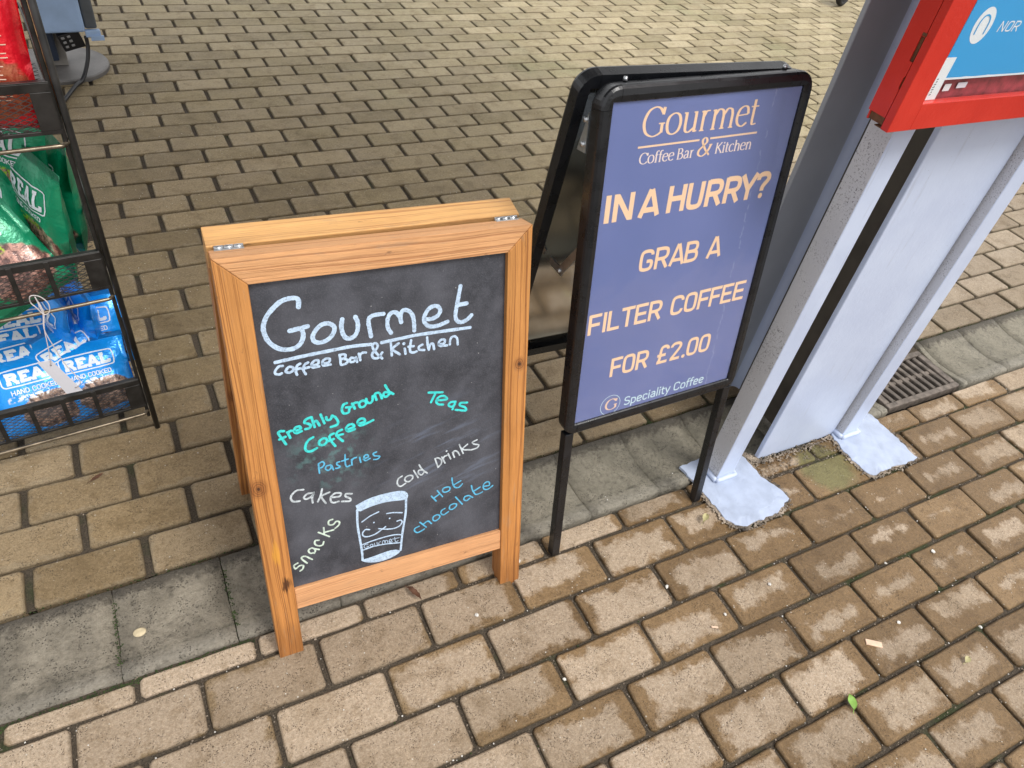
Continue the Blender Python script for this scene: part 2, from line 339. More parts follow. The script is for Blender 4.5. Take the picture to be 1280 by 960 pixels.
M = {}
M['paver_near'] = mat_paver('paver_blotched_buff', True)
M['paver_far'] = mat_paver('paver_shaded_olive', False)
M['sand'] = mat_sand(); M['channel'] = mat_channel()
M['wood_side'] = mat_wood('pine_orange', (0.53, 0.240, 0.070), (0.215, 0.070, 0.020), 1.7, 'side')
M['wood_rail'] = mat_wood('pine_pinkish', (0.62, 0.325, 0.145), (0.38, 0.155, 0.060), 5.1)
M['wood_back'] = mat_wood('pine_golden', (0.66, 0.375, 0.145), (0.44, 0.190, 0.065), 9.3)
M['wood_low'] = mat_wood('pine_pale_rail', (0.66, 0.345, 0.165), (0.48, 0.210, 0.085), 3.3, False)
M['slate'] = mat_slate()
M['white_blue'] = mat_pen('chalk_pen_pale_blue', (0.48, 0.62, 0.80)); M['cyan'] = mat_pen('chalk_pen_cyan', (0.045, 0.66, 0.64))
M['blue'] = mat_pen('chalk_pen_sky_blue', (0.10, 0.44, 0.68)); M['pale_grey'] = mat_pen('chalk_pen_white', (0.56, 0.62, 0.66), 0.6)
M['pale_green'] = mat_pen('chalk_pen_cream', (0.60, 0.72, 0.62), 0.7)
M['alu'] = mat_black_alu(); M['poster'] = mat_poster(); M['cover'] = mat_cover('clear_cover_sheet', 2.2)
M['peach'] = simple('print_peach', (0.92, 0.64, 0.42), 0.4); M['peach_pale'] = simple('print_pale_peach', (0.84, 0.60, 0.46), 0.4)
M['peach_light'] = simple('print_light', (0.86, 0.72, 0.66), 0.4); M['ice'] = simple('print_ice_blue', (0.62, 0.80, 0.88), 0.4)
M['galv'] = simple('galvanised_steel', (0.50, 0.52, 0.54), 0.35, 0.9, 60, 0.2)
M['backsheet'] = simple('dull_metal_backing', (0.50, 0.51, 0.50), 0.11, 0.95, 5, 0.35)
M['steel'] = mat_steel(); M['steel_sp'] = mat_steel_speckled()
M['plate'] = simple('chipped_base_plate_paint', (0.40, 0.46, 0.59), 0.4, 0, 22, 0.14, 0.0015, 60)
M['column_shade'] = simple('shaded_column_steel', (0.36, 0.385, 0.43), 0.28, 0, 5, 0.1)  # darker copy of the column paint: shade on the rear flange put into colour
M['web'] = simple('shaded_web_paint', (0.085, 0.072, 0.055), 0.55, 0, 12, 0.3)  # deep shade between the flanges painted in as dark brown
M['red'] = mat_red(); M['rust'] = simple('rusty_steel', (0.13, 0.055, 0.025), 0.8, 0.2, 60, 0.5, 0.0008)
M['rack'] = simple('black_rack_wire', (0.028, 0.027, 0.026), 0.38, 0.35, 30, 0.55)
M['mesh'] = simple('grey_expanded_mesh', (0.085, 0.08, 0.078), 0.4, 0.5, 30, 0.3)
M['rod'] = simple('worn_bare_rod', (0.22, 0.18, 0.13), 0.33, 0.75, 40, 0.5)
M['rustrod'] = simple('rust_streaked_rod', (0.42, 0.26, 0.12), 0.5, 0.4, 35, 0.6)
M['blue_bag'] = mat_packet('blue_foil_packet', (0.003, 0.290, 0.86), (0.05, 0.03, 0.03), (0.42, 0.27, 0.20), (0.8, 0.8, 0.8))
M['green_bag'] = mat_packet('green_foil_packet', (0.002, 0.260, 0.125), (0.10, 0.045, 0.04), (0.60, 0.32, 0.25), (0.42, 0.62, 0.02))
M['red_bag'] = mat_packet('red_foil_packet', (0.84, 0.010, 0.026), (0.40, 0.06, 0.03), (0.55, 0.16, 0.08), (0.9, 0.75, 0.7))
M['white_bag'] = simple('silver_white_foil', (0.62, 0.66, 0.70), 0.3, 0.3, 20, 0.15, 0.004, 30)
M['bag_white'] = simple('packet_white_print', (0.72, 0.78, 0.84), 0.4)
M['card'] = simple('white_card', (0.70, 0.71, 0.78), 0.7); M['string'] = simple('white_string', (0.62, 0.58, 0.58), 0.9)
M['ink'] = simple('dark_ink', (0.02, 0.02, 0.02), 0.8)
M['boxblue'] = simple('pale_blue_plastic', (0.30, 0.42, 0.62), 0.42, 0, 20, 0.08); M['boxgrey'] = simple('dark_grey_plastic', (0.085, 0.095, 0.105), 0.45, 0, 20, 0.2)
M['black'] = simple('black_plastic', (0.010, 0.010, 0.012), 0.45); M['keygrey'] = simple('grey_keys', (0.25, 0.25, 0.25), 0.5)
M['post'] = simple('grey_brown_post_paint', (0.20, 0.185, 0.165), 0.5, 0.1, 14, 0.2)
M['disc'] = simple('worn_iron_disc', (0.125, 0.118, 0.112), 0.5, 0.3, 9, 0.35, 0.001)
M['navy'] = simple('navy_strap', (0.012, 0.022, 0.045), 0.5)
M['rubber'] = simple('black_rubber', (0.012, 0.012, 0.012), 0.75, 0, 90, 0.4, 0.001)
M['drain'] = simple('rusty_cast_iron', (0.150, 0.125, 0.105), 0.7, 0.2, 50, 0.5, 0.0015); M['hole'] = simple('drain_pit_silt', (0.012, 0.009, 0.007), 0.9)
M['leaf_brown'] = simple('dry_brown_leaf', (0.115, 0.050, 0.025), 0.7, 0, 60, 0.5); M['leaf_green'] = simple('fresh_green_leaf', (0.22, 0.40, 0.07), 0.5, 0, 60, 0.3)
M['leaf_yellow'] = simple('pale_yellow_leaf', (0.42, 0.38, 0.19), 0.6, 0, 60, 0.3)
M['chip'] = simple('pale_wood_chip', (0.70, 0.50, 0.36), 0.7, 0, 60, 0.15); M['gum'] = simple('pale_gum', (0.55, 0.46, 0.30), 0.6, 0, 90, 0.2)
M['grit'] = simple('mixed_grit', (0.22, 0.18, 0.14), 0.9, 0, 25, 0.9); M['grit_pale'] = simple('pale_grit', (0.62, 0.60, 0.56), 0.8, 0, 60, 0.2)
M['moss'] = simple('joint_moss', (0.030, 0.048, 0.012), 0.95, 0, 80, 0.5)
M['signblue'] = None
t = NT('notice_blue_print'); Pn = t.obj(); zz = t.sep(Pn)
M['signblue'] = t.out(t.mix(t.step(zz[2], 0.0, 0.30), (0.085, 0.38, 0.80), (0.035, 0.36, 0.74)), 0.45)
M['backboard'] = simple('faded_red_board', (0.34, 0.045, 0.06), 0.6, 0, 60, 0.45)
M['signwhite'] = simple('notice_white_print', (0.80, 0.84, 0.86), 0.5)
M['glass'] = mat_cover('notice_glass', 1.3)

# hand lettering on the board: (colour, pen width m, role, strokes as x,y pairs in 0.1 mm on the panel)
CHALK=[
 ('white_blue',0.0072,'heading',[[1074,6626,1084,6715,1060,6764,979,6776,845,6751,720,6662,617,6552,559,6435,548,6327,579,6192,648,6086,755,6006,905,5983,1011,6021,1075,6105,1095,6197,1081,6274],[908,6275,1041,6290,1170,6306],[1454,6307,1366,6293,1281,6222,1229,6136,1238,6058,1304,6017,1410,6027,1504,6088,1556,6176,1553,6243,1504,6289,1454,6307],[1689,6335,1667,6234,1675,6117,1712,6033,1782,6002,1867,6046,1910,6136,1918,6251,1889,6342]]),
 ('white_blue',0.0070,'heading',[[2109,5984,2098,6085,2084,6204,2096,6280,2150,6320,2224,6327,2325,6325],[2431,5985,2385,6076,2383,6195,2416,6287,2474,6327,2538,6307,2582,6232,2602,6140],[2602,6140,2594,6220,2614,6305,2662,6337,2737,6306,2791,6228,2811,6106,2810,5965],[3010,6124,3108,6118,3208,6153,3253,6226,3231,6299,3163,6330,3074,6303,3014,6233,2976,6140,2998,6055,3065,5994,3184,5980,3284,5999,3375,6025],[3605,6601,3575,6447,3539,6273,3513,6115,3537,6019,3608,5977,3711,6002,3793,6071],[3550,6287,3712,6291]]),
 ('white_blue',0.0058,'underline',[[648,5810,818,5822,1025,5835,1270,5848,1518,5856,1789,5866,2097,5847]]),
 ('white_blue',0.0058,'underline',[[2269,5847,2554,5863,2845,5878,3141,5873,3443,5865,3768,5857]]),
 ('white_blue',0.0042,'subtitle',[[743,5733,689,5734,631,5677,625,5629,673,5604,717,5615],[838,5701,791,5665,778,5628,827,5605,881,5628,890,5675,838,5701],[999,5723,949,5693,922,5610,933,5548],[908,5636,996,5645],[1117,5720,1061,5691,1035,5607,1062,5532],[1020,5630,1126,5639],[1163,5662,1252,5664,1275,5720,1223,5733,1170,5690,1177,5623,1274,5624],[1331,5659,1420,5662,1443,5717,1391,5733,1334,5698,1340,5627,1447,5621],[1599,5758,1605,5673,1612,5585,1695,5599,1717,5646,1665,5676,1611,5680],[1611,5680,1675,5694,1688,5741,1644,5759,1599,5754],[1837,5653,1774,5675,1749,5640,1768,5602,1824,5611,1847,5662,1859,5588],[1897,5723,1913,5609],[1908,5650,1914,5696,1953,5729,2008,5723]]),
 ('white_blue',0.0043,'subtitle',[[2262,5574,2182,5670,2124,5782,2128,5842,2175,5853,2206,5808,2178,5752,2108,5684,2122,5610,2197,5596,2268,5675],[2418,5810,2422,5595],[2541,5785,2441,5705,2551,5592],[2638,5679,2648,5584],[2629,5765,2634,5756],[2751,5803,2726,5674,2736,5599,2795,5582,2835,5592],[2702,5699,2789,5693],[2937,5694,2877,5667,2885,5614,2964,5593],[3020,5807,3026,5682,3043,5585],[3043,5585,3066,5665,3116,5676,3134,5579],[3216,5648,3308,5653,3319,5714,3258,5724,3217,5679,3236,5620,3358,5606],[3409,5614,3421,5707,3472,5750,3534,5708,3549,5589]]),
 ('cyan',0.0044,'offer',[[632,4375,587,4487,543,4597,571,4630,628,4620],[546,4487,640,4514],[710,4476,693,4541,678,4584],[687,4562,707,4593,746,4599],[797,4575,883,4604,871,4646,812,4641,781,4589,809,4536,895,4555],[1061,4770,983,4749,952,4697,1008,4664,1046,4624,1016,4582,956,4576],[1069,4768,1085,4675,1101,4581],[1084,4665,1137,4683,1179,4593],[1215,4784,1258,4614],[1294,4716,1306,4663,1358,4661,1388,4714],[1389,4724,1438,4682,1473,4593,1451,4538,1353,4520],[1639,4897,1585,4879,1552,4796,1580,4720,1651,4724,1674,4789],[1624,4820,1702,4813],[1760,4769,1743,4823,1724,4868],[1734,4839,1759,4870,1807,4873],[1884,4882,1837,4852,1850,4779,1912,4775,1951,4827,1927,4873,1884,4882],[1957,4906,1970,4843,2013,4817,2054,4845,2066,4933],[2123,4850,2103,4955,2140,4976,2184,4957,2214,4860],[2282,5086,2339,4964,2408,4899],[2328,4946,2266,4960,2244,4904,2288,4874,2345,4913],[1057,4400,985,4367,925,4279,924,4187,988,4149,1096,4184],[1215,4340,1151,4304,1145,4244,1203,4218,1259,4256,1265,4317,1215,4340],[1385,4390,1322,4364,1323,4281,1390,4150],[1295,4268,1376,4289],[1521,4429,1448,4405,1433,4337,1520,4211],[1425,4339,1531,4343],[1599,4410,1716,4433,1703,4488,1641,4492,1593,4442,1622,4373,1731,4388],[1791,4477,1901,4492,1895,4545,1833,4559,1785,4509,1825,4438,1916,4447,2046,4489]]),
 ('blue',0.0028,'offer',[[1091,3698,1089,3795,1092,3880],[1092,3880,1156,3905,1186,3854,1146,3801,1092,3794],[1280,3807,1217,3803,1195,3755,1235,3712,1283,3742,1296,3792,1323,3698],[1434,3830,1388,3821,1393,3776,1435,3733,1388,3713,1361,3720],[1534,3943,1524,3784,1541,3703,1596,3710],[1470,3831,1580,3845],[1633,3711,1633,3776,1633,3820],[1634,3787,1661,3829,1716,3841],[1770,3826,1782,3725],[1832,3777,1917,3798,1901,3846,1854,3836,1841,3775,1866,3735,1942,3759],[2061,3858,2003,3841,2028,3790,2111,3757,2070,3713,2005,3720]]),
 ('cyan',0.0042,'offer',[[3018,4794,3263,4747],[3140,4761,3053,4599],[3169,4610,3339,4597,3295,4667,3205,4675,3147,4602,3179,4534,3269,4507],[3498,4513,3406,4521,3371,4467,3428,4429,3486,4466],[3498,4513,3439,4377],[3712,4448,3591,4467,3579,4420,3672,4362,3683,4296,3497,4351]]),
 ('pale_grey',0.003,'offer',[[2481,3245,2406,3200,2390,3098,2444,3036,2537,3074],[2613,3221,2543,3201,2529,3138,2596,3092,2667,3139,2669,3197,2613,3221],[2696,3304,2771,3131],[2799,3395,2857,3273,2940,3183],[2857,3273,2788,3279,2785,3213,2842,3170,2890,3223],[3095,3447,3149,3246],[3095,3447,3154,3445,3212,3389,3210,3310,3149,3246],[3225,3445,3281,3304],[3247,3380,3267,3441,3320,3454],[3344,3487,3390,3363],[3316,3548,3323,3538],[3427,3492,3462,3376],[3439,3449,3463,3514,3523,3480,3563,3397],[3560,3622,3631,3417],[3716,3590,3619,3508,3765,3457],[3899,3637,3813,3605,3850,3556,3936,3520,3899,3463,3789,3451]]),
 ('blue',0.0029,'offer',[[3007,2653,3095,2519],[3123,2742,3219,2580],[3051,2595,3167,2658],[3308,2768,3246,2759,3222,2713,3260,2666,3337,2670,3368,2714,3354,2754,3308,2768],[3410,2940,3420,2823,3462,2723,3540,2691,3610,2750],[3462,2784,3580,2830],[2751,2047,2674,2026,2657,1976,2708,1913,2785,1924,2848,1950],[2770,2133,2888,1983],[2829,2067,2922,2111,2990,2033],[3103,2200,3032,2176,3023,2106,3076,2070,3147,2112,3156,2164,3103,2200],[3260,2296,3198,2270,3181,2212,3234,2158,3329,2201],[3434,2352,3363,2329,3354,2258,3409,2232,3480,2274,3489,2326,3434,2352],[3475,2494,3608,2290],[3744,2450,3664,2446,3640,2390,3696,2345,3760,2381],[3744,2450,3816,2382],[3792,2662,3816,2547,3872,2439,3937,2429,4018,2450],[3856,2526,3968,2574],[4049,2569,4155,2565,4146,2641,4081,2650,4033,2592,4050,2505,4131,2481,4229,2535]]),
 ('pale_grey',0.0036,'offer',[[802,3449,694,3460,612,3400,588,3334,621,3260,721,3241],[961,3339,859,3348,794,3293,832,3249,920,3276,961,3339,925,3242,924,3146],[1102,3371,1063,3244,1010,3141],[1214,3274,1079,3228,1134,3071],[1239,3159,1369,3141,1401,3197,1306,3225,1231,3172,1223,3087,1263,3042,1352,3041],[1583,3132,1487,3160,1474,3110,1549,3043,1536,2992,1404,3027]]),
 ('pale_green',0.0032,'offer',[[546,1968,480,1933,498,1856,574,1899,633,1877,618,1812,570,1782],[700,1912,631,2019,627,2067,689,2068,794,1960],[844,2095,774,2108,755,2184,820,2208,867,2145,843,2083],[811,2211,929,2135],[948,2336,887,2346,872,2282,928,2217,999,2215,1023,2276],[956,2505,1129,2355],[1052,2575,1047,2429],[1059,2470,1213,2476],[1215,2702,1151,2689,1144,2613,1214,2590,1272,2639,1324,2611,1309,2547,1242,2501]]),
 ('white_blue',0.0042,'cup',[[1647,2764,1632,2441,1651,2097,1667,1816,1663,1631],[2532,2754,2509,2427,2433,2017,2376,1613]]),
 ('white_blue',0.0026,'cup',[[1660,1980,1881,2007,2123,2017,2309,2000,2430,1953],[1688,1855,1873,1872,2095,1853,2375,1791],[1715,2484,1864,2565,2020,2608],[2161,2526,2280,2510,2444,2458],[1922,2404,1933,2409],[2211,2404,2223,2410],[1835,2273,1764,2296,1706,2237,1719,2165,1798,2127,1927,2140,2040,2194,2126,2245],[1997,2242,2132,2186,2261,2155,2375,2174,2434,2246,2409,2300,2343,2299]]),
 ('white_blue',0.0013,'cup',[[1787,1959,1732,1966,1710,1916,1745,1881,1792,1900,1757,1923],[1849,1937,1820,1913,1846,1881,1875,1906,1849,1937],[1899,1943,1910,1882,1947,1880,1951,1944],[1984,1868,1983,1926,2016,1938],[2049,1868,2053,1932,2085,1937,2096,1880,2108,1929,2140,1919,2147,1858],[2171,1884,2219,1891,2202,1932,2173,1907,2185,1856,2231,1864],[2279,1953,2292,1843,2340,1850],[2239,1919,2362,1913]]),
]
CHALK_FILL=[
 [1628,2867,1854,2948,2105,2969,2358,2959,2503,2927,2582,2827,2549,2716,2384,2744,2202,2777,2022,2778,1841,2758,1660,2706],
 [1636,1640,1858,1643,2046,1670,2255,1675,2385,1598,2305,1531,2130,1485,1941,1482,1758,1537,1669,1593],
]

# ------------------------------------------------------------------ object helpers
def link(o, parent=None, mat=None):
    COL.objects.link(o)
    if parent is not None: o.parent = parent
    if mat is not None: o.matrix_local = mat
    return o
def tag(o, label=None, cat=None, group=None, kind=None):
    if label: o['label'] = label
    if cat: o['category'] = cat
    if group: o['group'] = group
    if kind: o['kind'] = kind
    return o
def empty(name, loc, rz=0, **kw):
    o = bpy.data.objects.new(name, None); o.empty_display_size = 0.05
    link(o); o.location = loc; o.rotation_euler = (0, 0, rz); return tag(o, **kw)
def add(name, me, parent=None, mat=None, **kw):
    return tag(link(bpy.data.objects.new(name, me), parent, mat), **kw)
def pydata(name, v, f, mat, smooth=False, uv=None):
    me = bpy.data.meshes.new(name); me.from_pydata([tuple(q) for q in v], [], f); me.materials.append(M[mat])
    if smooth: me.polygons.foreach_set('use_smooth', [True]*len(me.polygons))
    if uv:
        l = me.uv_layers.new(name='UVMap').data
        for i, lp in enumerate(me.loops): l[i].uv = uv[lp.vertex_index]
    me.update(); return me
def from_bm(name, bm, mat, smooth=False):
    bmesh.ops.recalc_face_normals(bm, faces=bm.faces)
    me = bpy.data.meshes.new(name); bm.to_mesh(me); bm.free(); me.materials.append(M[mat])
    if smooth: me.polygons.foreach_set('use_smooth', [True]*len(me.polygons))
    return me
def bbox(bm, x0, x1, y0, y1, z0, z1, bev=0.0, seg=1):
    r = bmesh.ops.create_cube(bm, size=1)
    vs_ = r['verts']
    for v in vs_:
        v.co = Vector(((x0+x1)/2+v.co.x*(x1-x0), (y0+y1)/2+v.co.y*(y1-y0), (z0+z1)/2+v.co.z*(z1-z0)))
    if bev:
        es = list({e for v in vs_ for e in v.link_edges})
        r2 = bmesh.ops.bevel(bm, geom=es, offset=bev, segments=seg, affect='EDGES', profile=0.6)
    return vs_
def box_me(name, dims, mat, bev=0.001, seg=1):
    bm = bmesh.new(); bbox(bm, *dims, bev=bev, seg=seg); return from_bm(name, bm, mat)
def tube_into(V, F, pts, r, n=8, cap=True):
    pts = [Vector(p) for p in pts]; b0 = len(V); prev = None
    for i, p in enumerate(pts):
        a = pts[max(i-1, 0)]; b = pts[min(i+1, len(pts)-1)]; d = (b-a).normalized()
        if prev is None:
            up = Vector((0, 0, 1)) if abs(d.z) < 0.9 else Vector((1, 0, 0)); s = d.cross(up).normalized()
        else: s = (prev - d*prev.dot(d)).normalized()
        prev = s; u = s.cross(d)
        rr = r[i] if isinstance(r, (list, tuple)) else r
        for k in range(n):
            a_ = 2*pi*k/n; V.append(p + s*cos(a_)*rr + u*sin(a_)*rr)
    for i in range(len(pts)-1):
        for k in range(n):
            q = b0+i*n; F.append((q+k, q+(k+1) % n, q+n+(k+1) % n, q+n+k))
    if cap:
        F.append(tuple(b0+k for k in range(n))[::-1]); F.append(tuple(b0+(len(pts)-1)*n+k for k in range(n)))
def tube(name, pts, r, mat, n=8, parent=None, m=None, **kw):
    V, F = [], []; tube_into(V, F, pts, r, n); return add(name, pydata(name, V, F, mat, True), parent, m, **kw)
def catmull(pts, n=6, closed=False):
    P = [Vector(p) for p in pts]
    if len(P) < 3: return P
    if (P[0]-P[-1]).length < 1e-6: closed = True
    if closed: P = P[:-1]; N = len(P); rng = range(N); g = lambda i: P[i % N]
    else:
        g = lambda i: P[0]*2-P[1] if i < 0 else (P[-1]*2-P[-2] if i >= len(P) else P[i]); rng = range(len(P)-1)
    out = []
    for i in rng:
        a, b, c, d = g(i-1), g(i), g(i+1), g(i+2)
        for k in range(n):
            t_ = k/n; out.append(0.5*((2*b)+(c-a)*t_+(2*a-5*b+4*c-d)*t_*t_+(3*b-a-3*c+d)*t_**3))
    out.append(g(0) if closed else P[-1]); return out
def chaikin(pts, it=2):
    P = [Vector(p) for p in pts]
    for _ in range(it):
        if len(P) < 3: return P
        Q = [P[0]]
        for i in range(len(P)-1):
            a, b = P[i], P[i+1]
            if i > 0: Q.append(a*0.75+b*0.25)
            if i < len(P)-2: Q.append(a*0.25+b*0.75)
        Q.append(P[-1]); P = Q
    return P
class Ink:
    '''flat strokes lying on a surface; every stroke a hair above the last so that none share a plane'''
    def __init__(s, fn, lift=0.0003): s.V = []; s.F = []; s.fn = fn; s.k = 0; s.lift = lift
    def z(s): s.k += 1; return s.lift + s.k*0.000006
    def stroke(s, pts, w, wf=None, cap='butt', res=None):
        P = [Vector((p[0], p[1])) for p in pts]
        P = [p for i, p in enumerate(P) if i == 0 or (p-P[i-1]).length > 1e-6]
        if res:
            Q = [P[0]]
            for a, b in zip(P, P[1:]):
                n = max(1, int((b-a).length/res))
                Q += [a.lerp(b, (i+1)/n) for i in range(n)]
            P = Q
        if len(P) < 2: return
        z = s.z(); closed = (P[0]-P[-1]).length < 1e-5; n = len(P); b0 = len(s.V)
        for i, p in enumerate(P):
            a = (P[i]-P[i-1]) if i > 0 else ((P[-1]-P[-2]) if closed else P[1]-P[0])
            b = (P[i+1]-P[i]) if i < n-1 else ((P[1]-P[0]) if closed else P[-1]-P[-2])
            a = a.normalized(); b = b.normalized(); d = (a+b)
            d = d.normalized() if d.length > 1e-3 else b
            m = min(1.7, 1/max(0.35, d.dot(b)))
            nn = Vector((-d.y, d.x)); h = (wf(d, w) if wf else w)*0.5*m
            s.V.append(s.fn(p.x+nn.x*h, p.y+nn.y*h, z)); s.V.append(s.fn(p.x-nn.x*h, p.y-nn.y*h, z))
        for i in range(n-1): q = b0+2*i; s.F.append((q, q+1, q+3, q+2))
        if cap == 'round' and not closed:
            for p, o in ((P[0], P[1]), (P[-1], P[-2])):
                d = (p-o).normalized(); nn = Vector((-d.y, d.x)); c0 = len(s.V); h = w*0.5
                for k in range(7):
                    a_ = -pi/2+pi*k/6; q = p+d*cos(a_)*h+nn*sin(a_)*h; s.V.append(s.fn(q.x, q.y, z))
                s.F.append(tuple(range(c0, c0+7)))
    def poly(s, pts):
        z = s.z(); b0 = len(s.V)
        for p in pts: s.V.append(s.fn(p[0], p[1], z))
        s.F.append(tuple(range(b0, b0+len(pts))))
    def dot(s, x, y, r, n=14): s.poly([(x+cos(2*pi*k/n)*r, y+sin(2*pi*k/n)*r) for k in range(n)])
    def me(s, name, mat): return pydata(name, s.V, s.F, mat)

# ------------------------------------------------------------------ pen alphabets. L straight, R rounded corners, C curve, D dot
def G_(adv, *st): return (adv, st)
SANS = {
 'I': G_(1.8, ('L', (.9, 0, .9, 7))), 'N': G_(5, ('L', (.55, 0, .55, 7)), ('L', (.75, 6.6, 3.8, .4)), ('L', (4.0, 0, 4.0, 7))),
 'A': G_(4.7, ('L', (.3, 0, 2.25, 6.95)), ('L', (2.45, 6.95, 4.4, 0)), ('L', (1.0, 1.75, 3.7, 1.75))), 'H': G_(5.1, ('L', (.55, 0, .55, 7)), ('L', (4.1, 0, 4.1, 7)), ('L', (.55, 3.6, 4.1, 3.6))),
 'U': G_(4.8, ('R', (.55, 7, .55, 1.3, 1.2, .5, 3.2, .5, 3.9, 1.3, 3.9, 7))), 'R': G_(4.8, ('L', (.55, 0, .55, 7)), ('R', (.55, 6.5, 3.0, 6.5, 3.9, 5.8, 3.9, 4.0, 3.0, 3.2, .55, 3.2)), ('L', (2.4, 3.1, 4.0, 0))),
 'Y': G_(4.6, ('L', (.3, 7, 2.3, 2.9)), ('L', (4.3, 7, 2.3, 2.9)), ('L', (2.3, 3.3, 2.3, 0))), '?': G_(4.4, ('R', (.5, 5.0, .5, 5.8, 1.2, 6.5, 3.0, 6.5, 3.7, 5.7, 3.7, 4.8, 2.1, 3.1, 2.1, 1.9)), ('D', (2.1, .55, .62))),
 'G': G_(4.8, ('R', (3.9, 5.1, 3.9, 5.7, 3.2, 6.5, 1.3, 6.5, .55, 5.7, .55, 1.3, 1.3, .5, 3.2, .5, 3.9, 1.3, 3.9, 3.2, 2.3, 3.2))),
 'B': G_(4.9, ('L', (.55, 0, .55, 7)), ('R', (.55, 6.5, 2.9, 6.5, 3.75, 5.9, 3.75, 4.3, 2.9, 3.6, .55, 3.6)), ('R', (.55, 3.6, 3.1, 3.6, 3.95, 3.0, 3.95, 1.2, 3.1, .5, .55, .5))),
 'F': G_(4.2, ('L', (.55, 0, .55, 7)), ('L', (.55, 6.5, 4.0, 6.5)), ('L', (.55, 3.4, 3.6, 3.4))), 'L': G_(4.2, ('L', (.55, 7, .55, 0)), ('L', (.55, .5, 3.9, .5))),
 'T': G_(4.5, ('L', (2.2, 0, 2.2, 6.6)), ('L', (.1, 6.5, 4.3, 6.5))), 'E': G_(4.5, ('L', (.55, 0, .55, 7)), ('L', (.55, 6.5, 4.1, 6.5)), ('L', (.55, 3.5, 3.7, 3.5)), ('L', (.55, .5, 4.1, .5))),
 'C': G_(4.7, ('R', (3.9, 5.0, 3.9, 5.7, 3.2, 6.5, 1.3, 6.5, .55, 5.7, .55, 1.3, 1.3, .5, 3.2, .5, 3.9, 1.3, 3.9, 2.0))),
 'O': G_(4.8, ('R', (2.2, 6.5, 3.2, 6.5, 3.9, 5.7, 3.9, 1.3, 3.2, .5, 1.3, .5, .55, 1.3, .55, 5.7, 1.3, 6.5, 2.25, 6.5))),
 '0': G_(4.7, ('R', (2.2, 6.5, 3.1, 6.5, 3.8, 5.7, 3.8, 1.3, 3.1, .5, 1.3, .5, .55, 1.3, .55, 5.7, 1.3, 6.5, 2.25, 6.5))),
 '2': G_(4.6, ('R', (.55, 5.2, .55, 5.8, 1.3, 6.5, 3.1, 6.5, 3.8, 5.8, 3.8, 4.7, .8, .6)), ('L', (.4, .5, 4.0, .5))), '.': G_(1.8, ('D', (.9, .55, .58))),
 '\u00a3': G_(4.9, ('R', (4.0, 5.2, 4.0, 5.8, 3.3, 6.5, 2.1, 6.5, 1.4, 5.8, 1.4, 1.6, .8, .6)), ('L', (.4, .5, 4.2, .5)), ('L', (.3, 3.2, 3.4, 3.2))),
 'K': G_(4.8, ('L', (.55, 0, .55, 7)), ('L', (4.1, 7, .9, 3.0)), ('L', (1.6, 3.9, 4.2, 0))), 'D': G_(4.8, ('L', (.55, 0, .55, 7)), ('R', (.55, 6.5, 3.0, 6.5, 3.95, 5.4, 3.95, 1.6, 3.0, .5, .55, .5))), ' ': G_(2.6,),
}
def stem(x, h=4.8): return ('L', (x, 0, x, h))
def foot(x): return ('L', (x-.75, .12, x+.75, .12))
